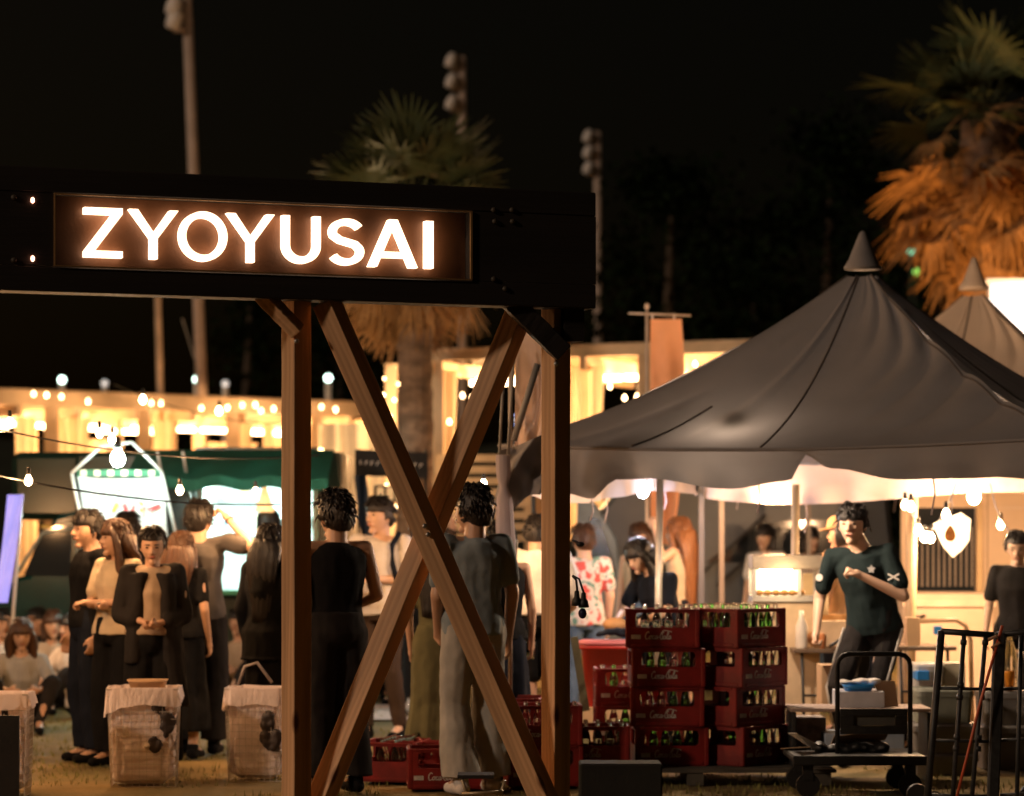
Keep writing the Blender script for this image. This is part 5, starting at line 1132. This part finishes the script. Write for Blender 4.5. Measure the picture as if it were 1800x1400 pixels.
# lower stacks at the left
for i, l in enumerate(('lower', 'upper')):
    crate(X(1108, 18.4), 18.5, Z(1342, 18.5)+i*CH+.14, R(1), 'red crate half hidden left of the tall stack, %s one of two' % l, 'crates half hidden left of the tall stack')
    bottles(crates[-1], 'the %s half hidden left crate' % l, (0,) if not i else (0,), .8, 'bottles left of the tall stack')
crate(X(1040, 17.5), 17.5, Z(1343, 17.5), R(-1), 'low red crate right beside the right gate post, bottle caps level with its rim', 'low crates by the right post')
bottles(crates[-1], 'the low crate right beside the gate post', (0,1,2,3), .0, 'bottles in the low crate by the post')
crate(X(905, 18.0), 18.1, .02, R(86), 'dark red crate standing left of the right gate post, front one', 'crates between brace and right post'); bottles(crates[-1], 'the front crate left of the right gate post', (0,), 0, 'bottles between brace and post')
crate(X(905, 18.0), 18.1, .02+CH, R(84), 'dark red crate standing left of the right gate post, stacked on the front one', 'crates between brace and right post')
crate(X(955, 17.2), 17.3, .02, R(4), 'dark red crate behind the foot of the right gate post, bottle tops showing', 'crates between brace and right post'); bottles(crates[-1], 'the crate at the right post foot', (0,1), 0, 'bottles between brace and post')
crate(X(955, 17.2), 17.3, .02+CH, R(2), 'dark red crate behind the foot of the right gate post, upper one', 'crates between brace and right post'); bottles(crates[-1], 'the upper crate behind the right gate post', (0,), 0, 'bottles between brace and post')
GC = 'crates on the ground between the braces'
crate(X(693, 17.6), 17.75, .01, R(80), 'red crate on the ground between the braces, leftmost, with a few bottle necks', GC); bottles(crates[-1], 'the leftmost ground crate between the braces', (1,2), 0, 'bottles in the ground crates')
crate(X(736, 17.8), 17.9, .01, R(82), 'red crate on the ground between the braces, middle one at the back', GC); bottles(crates[-1], 'the middle ground crate between the braces', (2,), 0, 'bottles in the ground crates')
crate(X(783, 17.2), 17.2, .01, R(3), 'glossy red crate on the ground in front of the pale-trousered man', GC)
crate(X(800, 18.0), 17.95, .01, R(5), 'red crate on the ground behind the glossy one, beside the pale trousers', GC)
# ------------------------------------------------------------------ red bin, pallet, bags, baskets
rb = thing('red_bin', 'red plastic bin with dark things piled on its lid behind the low crates', 'bin', (X(1068, 19.6), 19.6, Z(1240, 19.6)-.0))
rb_h = (1240-1128)/sc(19.6)
def rr(w, d, z, n=24, r=.5): return [V((w/2*math.copysign(abs(cos(2*pi*i/n))**r, cos(2*pi*i/n)), d/2*math.copysign(abs(sin(2*pi*i/n))**r, sin(2*pi*i/n)), z)) for i in range(n)]
part('tub', MB().ring([rr(.30,.26,0), rr(.36,.30,rb_h-.05), rr(.40,.34,rb_h-.05), rr(.40,.34,rb_h-.02), rr(.37,.31,rb_h-.02)]), M('red_bin_plastic', (.42,.025,.02), .45, .15, 4), rb, True)
part('lid', MB().ring([rr(.41,.35,rb_h-.02), rr(.41,.35,rb_h), rr(.36,.30,rb_h+.012)]), M('pinkish_lid', (.45,.12,.14), .5), rb, True)
st_ = MB().box((0,0,-(Z(1240,19.6))/2), (.5,.4,Z(1240,19.6)-.01)); part('stand', st_, card, rb)
bgm = MB(); random.seed(2)
for i in range(9): bgm.ell(P(1052+7*i+random.uniform(-3,3), 1113+random.uniform(-5,3), 19.55), (random.uniform(.03,.06), .06, random.uniform(.015,.03)), 10, 7)
rm = remesh(bgm, .010, 1, .006); o = put('dark_bag', rm, CK['navy'], None); tag(o, 'crumpled dark bag lying on the red bin lid', 'bag')
solo('round_loaf', MB().ell(P(1082, 1098, 20.2), (.09,.08,.05), 14, 9), M('tan_bread', (.5,.28,.13), .7), 'round tan bundle on the bin behind the dark bag', 'bundle', smooth=True)
pl = thing('pallet', 'dark pallet carrying the tall stacks of red crates', 'pallet', (X(1215, DC), DC, 0))
for i in range(5): part('deck_board', MB().box((0, -.36+.18*i, z0-.012), (1.72, .14, .02)), M('dirty_pallet_wood', (.07,.06,.045), .9, .3, 8, .3), pl)
for i in range(3): part('bearer', MB().box((-.78+.78*i, 0, (z0-.023)/2), (.10, .84, z0-.025)), M('dirty_pallet_wood', (.07,.06,.045)), pl)
solo('dim_box', MB().box((X(1090, 16.3), 16.3, .12), (.47, .3, .22)), M('dim_grey_green', (.011,.011,.009), .9, .3, 3, .3), 'dim grey-green box on the ground in front of the crates', 'box', bevel=.01)  # low light on the box is put into its near-black colour
# leaning board and cloth right of post
solo('folded_chair', MB().beam(P(1009, 1120, 18.6), P(1030, 1250, 18.6), .05, .03), M('olive_board', (.14,.13,.07), .8), 'olive leaning board edge beside the right gate post', 'board')
# wire basket bins with clear bags
wirem = M('white_wire', (.60,.55,.50), .4, .05)
bagm = M('cloudy_plastic_bag', (.95,.84,.82), .30, .06, 6, .9, 22, transl=.15, alpha=.96, stretch=(1.5,1.5,.5))
trash = M('crumpled_trash', (.70,.60,.54), .7, .5, 14, .9, 25)
def basket(label, px0, px1, ytop, ybot, rz, seed, filled=.9):
    d = FPX*CAMZ/(ybot-HZ); w = (px1-px0)/sc(d)*.92; h = (ybot-ytop)/sc(d); dp = w*.8
    t = thing('wire_basket', label, 'waste basket', (X((px0+px1)/2, d+dp/2), d+dp/2, 0), rz, group='wire waste baskets'); random.seed(seed)
    wm = MB(); n = 9; m = 13; tp = .9
    def c(i, z): f = tp+(1-tp)*z/h; return [V((sx*w/2*f, sy*dp/2*f, z)) for sx, sy in ((-1,-1),(1,-1),(1,1),(-1,1))][i % 4]
    for k in range(4):
        for i in range(n): wm.beam(c(k,0).lerp(c(k+1,0), i/n), c(k,h).lerp(c(k+1,h), i/n), .0028, .0028)
        for j in range(m+1): z = h*j/m; wm.beam(c(k,z), c(k+1,z), .0035 if j < m else .007, .0035 if j < m else .007)
    o = part('wire_grid', wm, wirem, t)
    def bag(u, v):
        a = 2*pi*u; z = h*(1.015-.99*v); f = (tp+(1-tp)*z/h)*.97; e = .22
        cx = math.copysign(abs(cos(a))**e, cos(a)); cy = math.copysign(abs(sin(a))**e, sin(a)); q = noise.noise(V((cx*3, cy*3+seed, z*5)))
        k = 1-.07*abs(sin(a*6+seed+2*q))-.10*max(0, q)-.10*abs(noise.noise(V((cx*7, cy*7+seed, z*11))))-.05*abs(noise.noise(V((cx*17, cy*17, z*26+seed))))-.30*sstep((v-.93)/.07)
        return V((cx*w/2*f*k, cy*dp/2*f*k, z))
    part('bag_liner', MB().grid(bag, 110, 60), bagm, t, True)
    def cuff(u, v):                               # bag edge folded over the rim
        a = 2*pi*u; e = .22; cx = math.copysign(abs(cos(a))**e, cos(a)); cy = math.copysign(abs(sin(a))**e, sin(a)); L = (.10+.07*noise.noise(V((cx*2+seed, cy*2, 0)))+.12*max(0, -cx)*.6*h)
        k = 1.04+.08*v*abs(sin(a*7+seed))*abs(sin(a*3))+.02*v
        return V((cx*w/2*k, cy*dp/2*k, h*1.015-L*v+.01*noise.noise(V((cx*6, cy*6, v*3)))))
    part('bag_cuff', MB().grid(cuff, 80, 8), bagm, t, True)
    tm = MB()
    for i in range(34):
        z = random.uniform(.05, h*filled); tm.ell((random.uniform(-.36,.36)*w, random.uniform(-.36,.36)*dp, z), (random.uniform(.03,.07), random.uniform(.03,.07), random.uniform(.03,.08)), 9, 7)
    put('rubbish', remesh(tm, .014, 1, .018, (20,20,20), seed), trash, t).__setitem__('kind', 'stuff')
    dk = MB()
    for i in range(4): dk.ell((random.uniform(.12,.36)*w, -dp*.462, random.uniform(.25,.85)*h), (random.uniform(.03,.06), .016, random.uniform(.03,.075)), 12, 9)
    put('dark_rubbish', remesh(dk, .009, 1, .010, (26,26,26), seed), M('dark_trash', (.04,.03,.028), .6), t)
    return t, w, dp, h, d
B1 = basket('wire waste basket with clear bag and a brown tray on top', 186, 322, 1212, 1384, R(4), 3)
B2 = basket('wire waste basket with clear bag just left of the left gate post', 396, 512, 1212, 1374, R(-3), 8)
B3 = basket('wire waste basket at the bottom left corner with a dark board in front', -72, 60, 1222, 1402, R(2), 5)
t, w, dp, h, d = B1; mm = ROOTM[t.name] @ V((.02,0,h))
solo('food_tray', MB().ring([rr(.20,.14,mm.z-.01), rr(.24,.17,mm.z+.05), rr(.25,.18,mm.z+.052), rr(.22,.15,mm.z+.03)]).__class__().ring([[v+V((mm.x, mm.y, 0)) for v in q] for q in (rr(.20,.14,mm.z-.01), rr(.24,.17,mm.z+.05), rr(.25,.18,mm.z+.052), rr(.20,.14,mm.z+.02))]), card, 'brown food tray lying on the rubbish of the middle-left basket', 'tray', smooth=True)
solo('dark_board', MB().box((X(8, 15.9), 15.9, .26), (.165, .02, .52)), blackp, 'dark board leaning on the basket at the bottom left corner', 'board')
t, w, dp, h, d = B2
solo('wire_hoop_bag', MB().tube([P(418,1205,18), P(430,1172,18), P(452,1165,18), P(478,1200,18)], .010, 6), M('grey_strap', (.35,.3,.28), .7), 'curved grey strap of a bag above the basket by the left post', 'strap', smooth=True)
# ------------------------------------------------------------------ platform truck
DPT = 16.6
ptk = thing('platform_truck', 'black platform truck with a rounded tube handle and slotted plate', 'hand truck', (X(1530, DPT), DPT, 0))
def t_(px, py, dy=0): p = P(px, py, DPT); return V((p.x-X(1530, DPT), dy, p.z))
hp_ = [t_(1472,1325), t_(1472,1180)]+[t_(1492-20*cos(R(a)), 1170-20*sin(R(a))) for a in (0,30,60,90)]+[t_(1580+20*sin(R(a)), 1170-20*cos(R(a))) for a in (0,30,60,90)]+[t_(1600,1325)]
part('handle', MB().tube(hp_, .0145, 10), blk_met, ptk, True)
for x0, x1, y0, y1 in ((1477,1595,1246,1258),(1477,1595,1276,1291),(1477,1500,1258,1276),(1574,1595,1258,1276)):
    part('handle_plate', MB().box((t_(x0,y0)+t_(x1,y1))/2, (abs(t_(x1,0).x-t_(x0,0).x)-.001, .02, abs(t_(0,y0).z-t_(0,y1).z)-.001)), blk_met, ptk)
part('slot_backing', MB().box((t_(1500,1258)+t_(1574,1276))/2+V((0,.012,0)), (.245,.004,.06)), M('grey_mesh', (.12,.115,.10), .7), ptk)
zd = t_(0,1330).z
part('deck', MB().box((t_(1512,0).x, .30, zd-.02), (.78,.72,.04)), blk_met, ptk, bevel=.01); part('bumper', MB().box((t_(1512,0).x, -.07, zd-.02), (.80,.02,.055)), blackp, ptk, bevel=.006)
for x in (1420, 1600):
    for y in (.0, .55):
        c = t_(x, 0); m = MB(); m.lathe((c.x, y, .07), [(.02,-.018),(.068,-.018),(.072,0),(.068,.018),(.02,.018)], 18, Matrix.Rotation(pi/2,3,'X')); m.box((c.x, y, .15), (.06,.05,.10)); part('castor', m, blackp, ptk)
# cardboard offcuts on the deck
random.seed(8)
for i, (a, b, c, d_, l, m_) in enumerate((((1405,1293),(1450,1318),(1440,1325),(1400,1300),'pale flat sheet leaning at the left end of the truck deck',whitep),((1475,1300),(1580,1292),(1575,1312),(1480,1325),'folded cardboard flap behind the handle on the truck deck',card),((1510,1288),(1575,1318),(1560,1324),(1500,1300),'torn card sheet sticking up on the truck deck',card),((1395,1326),(1530,1322),(1530,1331),(1395,1335),'flat card sheet at the front of the truck deck',card))):
    y = .15+.1*i; m = MB(); q = [t_(*p, y+.12*j) for j, p in enumerate((a,b,c,d_))]; q = [v+V((X(1530,DPT), DPT, 0)) for v in q]
    m.add(q+[v+V((0,.004,.004)) for v in q], [(0,1,2,3),(7,6,5,4),(0,4,5,1),(1,5,6,2),(2,6,7,3),(3,7,4,0)]); solo('card_sheet', m, m_, l, 'cardboard')
bl_ = MB()
for i in range(8): bl_.ell(P(1440+16*i, 1318+random.uniform(-6,2), DPT+.35), (.05,.07,.03), 8, 6)
put('dark_tarp', remesh(bl_, .014, 1, .012), blackp, None); tag(bpy.data.objects['dark_tarp'], 'crumpled dark tarp on the platform truck deck', 'tarp')
# ------------------------------------------------------------------ roll cage trolley
DR = 15.4
rc = thing('roll_cage', 'black tubular roll cage trolley standing at the lower right, nearest the camera', 'trolley', (X(1740, DR), DR, 0))
def r_(px, py, dy=0): p = P(px, py, DR); return V((p.x-X(1740, DR), dy, p.z))
def rt(a, b, r, nm='bar'): return part(nm, MB().tube([a, a.lerp(b,.5), b], r, 10), blk_met, rc, True)
rt(r_(1655,1109), r_(1622,1500), .020, 'corner_tube'); rt(r_(1654,1110), r_(1750,1117), .017, 'top_rail')
for a, b in (((1695,1112),(1668,1500)),((1733,1114),(1700,1500))): rt(r_(*a), r_(*b), .013)
for y, a, b in ((1210,1646,1750),(1302,1638,1746),(1398,1630,1742),(1480,1624,1738)): rt(r_(a,y), r_(b,y+2), .009)
for px in (1695, 1733):
    for y in (1125, 1200, 1222, 1292, 1312): part('weld_collar', MB().tube([r_(px-27*(y-1112)/388, y), r_(px-27*(y+9-1112)/388, y+9)], .018, 8), blk_met, rc, True)
part('corner_post', MB().beam(r_(1756,1112,-.02), r_(1740,1500,-.02), .062, .05), blk_met, rc, bevel=.008)
rt(r_(1752,1116), r_(1860,1106), .017, 'top_rail')
for y in (1212,1302,1398,1480): rt(r_(1758,y), r_(1860,y-6), .009)
for px in (1795, 1838): rt(r_(px,1110), r_(px-10,1500), .012)

for sx in (-.3,.34):
    for y in (.05,.65): part('castor', MB().lathe((sx, y, .065), [(.02,-.018),(.06,-.018),(.065,0),(.06,.018),(.02,.018)], 16, Matrix.Rotation(pi/2,3,'X')), blackp, rc)
solo('red_pole', MB().tube([P(1762,1100,15.28), P(1722,1240,15.28), P(1700,1330,15.28), P(1672,1440,15.28)], .0085, 8), M('orange_red_pole', (.50,.085,.03), .45, .15, 3), 'orange-red pole leaning against the roll cage', 'pole', smooth=True)
solo('twine_knot', MB().tube([P(1738,1125,15.3), P(1752,1118,15.26), P(1758,1130,15.26), P(1744,1138,15.28), P(1752,1150,15.28)], .009, 6), M('brown_twine', (.25,.12,.06), .8), 'brown twine tied round the roll cage corner', 'twine', smooth=True)
# ------------------------------------------------------------------ boxes, tables and stall goods
def box(name, px0, px1, y0, y1, d, dp, mat, label, cat='box', bevel=.004, rz=0):
    a, b = P(px0, y0, d), P(px1, y1, d); w, h = b.x-a.x, a.z-b.z
    m = MB().box(((a.x+b.x)/2, d+dp/2, (a.z+b.z)/2), (w, dp, h)); o = solo(name, m, mat, label, cat, bevel=bevel); o.rotation_euler.z = rz; return o
gb_ = M('grey_green_tub', (.20,.21,.17), .6, .12, 3, .1); gb2 = M('grey_box', (.17,.16,.15), .6, .12, 3, .1)
def tub(label, px0, px1, y0, y1, d, mat):
    b0 = P((px0+px1)/2, y1, d); w = (px1-px0)/sc(d); h = (y1-y0)/sc(d); t = thing('storage_tub', label, 'storage box', (b0.x, d+.2, b0.z))
    part('box', MB().ring([rr(w*.94,.38,0,24,.25), rr(w*.99,.4,h-.05,24,.25)]), mat, t); part('lid', MB().ring([rr(w*1.02,.42,h-.05,24,.25), rr(w*1.02,.42,h-.015,24,.25), rr(w*.97,.39,h,24,.25)]), mat, t); return t
zf = HZ+1.5*sc(18.2)
tub('tall grey-green storage tub, upper one of the pile beside the roll cage', 1612, 1712, 1212, 1272, 18.2, gb_)
tub('grey storage tub with a seam, in the middle of the pile behind the roll cage', 1606, 1722, 1273, 1325, 18.2, gb2)
tub('lowest grey storage tub of the pile behind the roll cage', 1606, 1722, 1326, zf, 18.2, gb2)
tub('grey storage tub right of the pile seen through the roll cage bars', 1728, 1830, 1215, 1275, 18.6, gb2); tub('lower grey storage tub seen through the right half of the cage', 1726, 1832, 1276, HZ+1.5*sc(18.6), 18.6, gb2)
tub('clear plastic tub holding a blue tray on the grey pile', 1608, 1660, 1168, 1210, 18.6, M('milky_tub', (.6,.6,.6), .3, .1, 3, .1, trans=.3))
box('blue_tray', 1612, 1634, 1180, 1196, 18.5, .2, M('blue_plastic', (.03,.22,.60), .4), 'blue plastic tray showing through the clear tub', 'tray')
box('cream_canister', 1660, 1697, 1166, 1208, 18.7, .25, M('cream_box', (.50,.45,.33), .6), 'cream box right of the clear tub')
box('white_carton', 1474, 1555, 1216, 1246, 17.6, .35, M('white_carton', (.52,.52,.56), .7), 'white carton behind the platform truck handle')
part_b = MB().ring([[v+P(1508,1212,17.7) for v in q] for q in (rr(.15,.16,-.02), rr(.19,.19,.03), rr(.20,.20,.032), rr(.16,.17,0))]); solo('blue_bowl', part_b, M('blue_plastic', (.03,.22,.60), .4), 'blue bowl on the white carton', 'bowl', smooth=True)
mb = MB()
for i in range(7): mb.ell(P(1482+9*i, 1199+random.uniform(-3,3), 17.75), (.05,.07,.018), 9, 6)
o = put('white_cloth', remesh(mb, .009, 1, .010, (14,14,14)), CK['white'], None); tag(o, 'crumpled white cloth lying over the blue bowl', 'cloth')
mb = MB(); q = [P(1535,1197,17.75), P(1573,1197,17.9), P(1580,1247,17.75), P(1552,1247,17.65)]; mb.add(q+[v+V((0,.006,0)) for v in q], [(0,1,2,3),(7,6,5,4),(0,4,5,1),(1,5,6,2),(2,6,7,3),(3,7,4,0)]); solo('cardboard_flap', mb, card, 'cardboard flap standing right of the white carton', 'cardboard')
box('low_shelf_board', 1390, 1640, 1246, 1252, 17.5, .5, M('pinkish_board', (.35,.26,.22), .7), 'pinkish board under the white carton', 'board')
for px in (1396, 1634): box('trestle_leg', px-4, px+4, 1253, HZ+1.5*sc(17.6), 17.6, .4, blk_met, 'leg panel under the pinkish board, '+('left' if px < 1500 else 'right')+' one', 'support')
box('white_cooler', 1450, 1590, 1290, 1345, 17.7, .4, M('pale_blue_cooler', (.38,.44,.52), .5), 'pale blue-white cooler box seen behind the truck handle', 'cooler')
box('pale_sack', 1392, 1452, 1262, 1345, 17.9, .3, M('grey_pebbled_sack', (.30,.25,.22), .8, .4, 30), 'grey mottled sack beside the crate stack', 'sack')
box('cardboard_box', 1444, 1475, 1170, 1245, 18.9, .3, card, 'cardboard box under the folding table, beside the crates')
# folding tables
def ftable(label, px0, px1, py, d, dp):
    a, b = P(px0, py, d), P(px1, py, d); t = thing('folding_table', label, 'table', (a.x, d, 0)); w = b.x-a.x
    part('table_top', MB().box((w/2, dp/2, a.z-.015), (w, dp, .03)), M('table_top_dark', (.12,.08,.055), .5), t, bevel=.005)
    for x in (.06, w-.06):
        part('leg', MB().tube([(x,.05,a.z-.03),(x+.02,.05,0)], .012, 6), blk_met, t, True); part('leg', MB().tube([(x,dp-.05,a.z-.03),(x-.02,dp-.05,0)], .012, 6), blk_met, t, True)
    part('stretcher', MB().tube([(.06,.05,a.z*.55),(w-.06,.05,a.z*.55)], .010, 6), blk_met, t, True); return t
ftable('dark folding table carrying bottles and cups, left of the striding man', 1396, 1500, 1141, 20.0, .6); ftable('dark folding table right of the striding man', 1570, 1682, 1137, 20.6, .6)
zt_ = Z(1141, 20.0); 
fw = thing('food_warmer', 'glowing glass food warmer case with a steel frame above the red crates', 'food warmer', (X(1384, 20.3), 20.3, Z(1058, 20.3)))
k_ = sc(20.3); w_, h_ = 122/k_, 82/k_
part('roof', MB().box((0,.18,h_-.05), (w_,.36,.10)), M('brushed_case_steel', (.42,.36,.30), .35, .1, 6, .1, metal=.6, stretch=(1,1,12)), fw, bevel=.006)
part('base', MB().box((0,.18,.02), (w_,.36,.04)), steel, fw)
for x in (-w_/2+.012, .085, w_/2-.012): part('frame_post', MB().box((x,.0,h_/2-.03), (.024,.02,h_-.14)), steel, fw)
for x in (-w_/2+.012, w_/2-.012): part('frame_post', MB().box((x,.35,h_/2-.03), (.024,.02,h_-.14)), steel, fw)
part('lit_back_panel', MB().box((-.05,.33,h_/2-.03), (w_-.16,.006,h_-.16)), E('warmer_glow', (1,.72,.36), 3.2), fw)
part('heating_lamp', MB().beam((-w_/2+.06,.15,h_-.115), (.05,.15,h_-.115), .03,.02), E('warmer_lamp', (1,.78,.45), 22), fw)
for i in range(6): part('food_item', MB().ell((-w_/2+.06+.06*i,.16,.062), (.032,.05,.022), 10, 7), M('fried_food', (.55,.27,.08), .6), fw, True)
lamp(fw, V((X(1384,20.3), 20.05, Z(1015,20.3))), 5, (1,.68,.34), .1)
stt = thing('warmer_stand', 'pale cabinet carrying the glowing food warmer', 'cabinet', (X(1384,20.3), 20.32, 0)); part('cabinet_body', MB().box((0,.18,Z(1059,20.3)/2), (w_*.95,.34,Z(1059,20.3)-.002)), M('cream_cabinet', (.60,.45,.30), .6), stt)
box('cream_folder_panel', 1410, 1456, 1008, 1090, 20.9, .03, M('cream_panel', (.75,.58,.36), .6), 'cream menu panel beside the food warmer', 'panel')
box('orange_shelf_back', 1440, 1510, 1080, 1136, 20.9, .05, M('orange_box', (.62,.33,.13), .7), 'orange cardboard stack behind the table, left of the striding man', 'box')
box('carton', 1441, 1496, 1092, 1136, 20.1, .25, M('cream_carton', (.66,.47,.30), .7), 'cream carton with faint print on the folding table', 'carton')
box('carton', 1594, 1618, 1086, 1139, 20.7, .1, card, 'brown cardboard carton on the right folding table', 'carton')
bottle_small(X(1410,20.0), 20.05, zt_, M('milk_white_plastic', (.72,.66,.6), .4), 'tall white squeeze bottle on the table beside the crates', h=.27, r=.042)
solo('sauce_cup', MB().lathe((X(1447,20),20.08,zt_), [(.02,0),(.024,.10),(.022,.105)], 12), M('orange_sauce', (.65,.25,.10), .4), 'orange sauce cup right of the squeeze bottle', 'cup', smooth=True)
mb = MB(); random.seed(5)
for i in range(6): mb.ell((X(1428,20)+random.uniform(-.04,.04), 20.2, zt_+.03+random.uniform(0,.06)), (.03,.03,.03), 8, 6)
o = put('snack_pile', remesh(mb, .010, 1, .008, (20,20,20)), M('snack_brown', (.42,.20,.09), .7), None); tag(o, 'small pile of brown snacks between squeeze bottle and sauce cup', 'snacks')
solo('tongs', MB().tube([P(1458,1137,19.95), P(1472,1128,19.95), P(1484,1120,19.95)], .012, 6), blackp, 'dark tongs lying on the cream carton', 'tongs', smooth=True)
box('blue_cup', 1643, 1656, 1101, 1116, 20.7, .07, M('blue_plastic', (.03,.22,.60), .4), 'small blue cup hanging at the hoop rail', 'cup')
hr = P(1600,1090,20.9); solo('hoop_rail', MB().tube([P(1618,1092,21), P(1680,1090,21), P(1697,1100,21), P(1706,1125,21), V((X(1710,21),21,0))], .018, 8), M('rail_bronze', (.4,.27,.16), .5), 'curved bronze trolley rail in front of the cream counter', 'rail', smooth=True)
bottle_small(X(1775,18.8), 18.8, Z(1215,18.8)+.002, g_clear, 'clear water bottle standing on the tub at the right edge', h=.40, r=.05)
solo('orange_drinks', MB().lathe((X(1780,18.5),18.62,Z(1215,18.6)+.002), [(.03,0),(.033,.12),(.03,.13)], 12), M('orange_drink', (.75,.28,.03), .15, trans=.5), 'amber drink bottle beside the clear water bottle', 'bottle', smooth=True)
solo('side_table_top', MB().box((X(1800,19.6),19.6,Z(1152,19.6)), (.38,.3,.03)), M('pale_table', (.55,.45,.36), .6), 'pale table edge below the woman in charcoal', 'table')
# seat with round cushion at the bottom, in front of the pale trousers
fs = thing('folding_stool', 'small black folding stool frame at the bottom between the braces', 'stool', (X(848,15.7),15.7,0))
def q__(px, py, dy=0): p = P(px, py, 15.7); return V((p.x-X(848,15.7), dy, p.z))
part('seat', MB().box(q__(836,1366,.1), (.20,.22,.02)), blackp, fs); 
for a, b in (((812,1370),(830,1500)),((888,1372),(870,1500)),((812,1396),(885,1392))): part('leg', MB().tube([q__(*a), V((q__(*b).x, .05, 0)) if b[1] > 1450 else q__(*b)], .010, 6), M('worn_brass_leg', (.35,.28,.18), .4, metal=.5), fs, True)
bpy.data.scenes.remove(SC2)
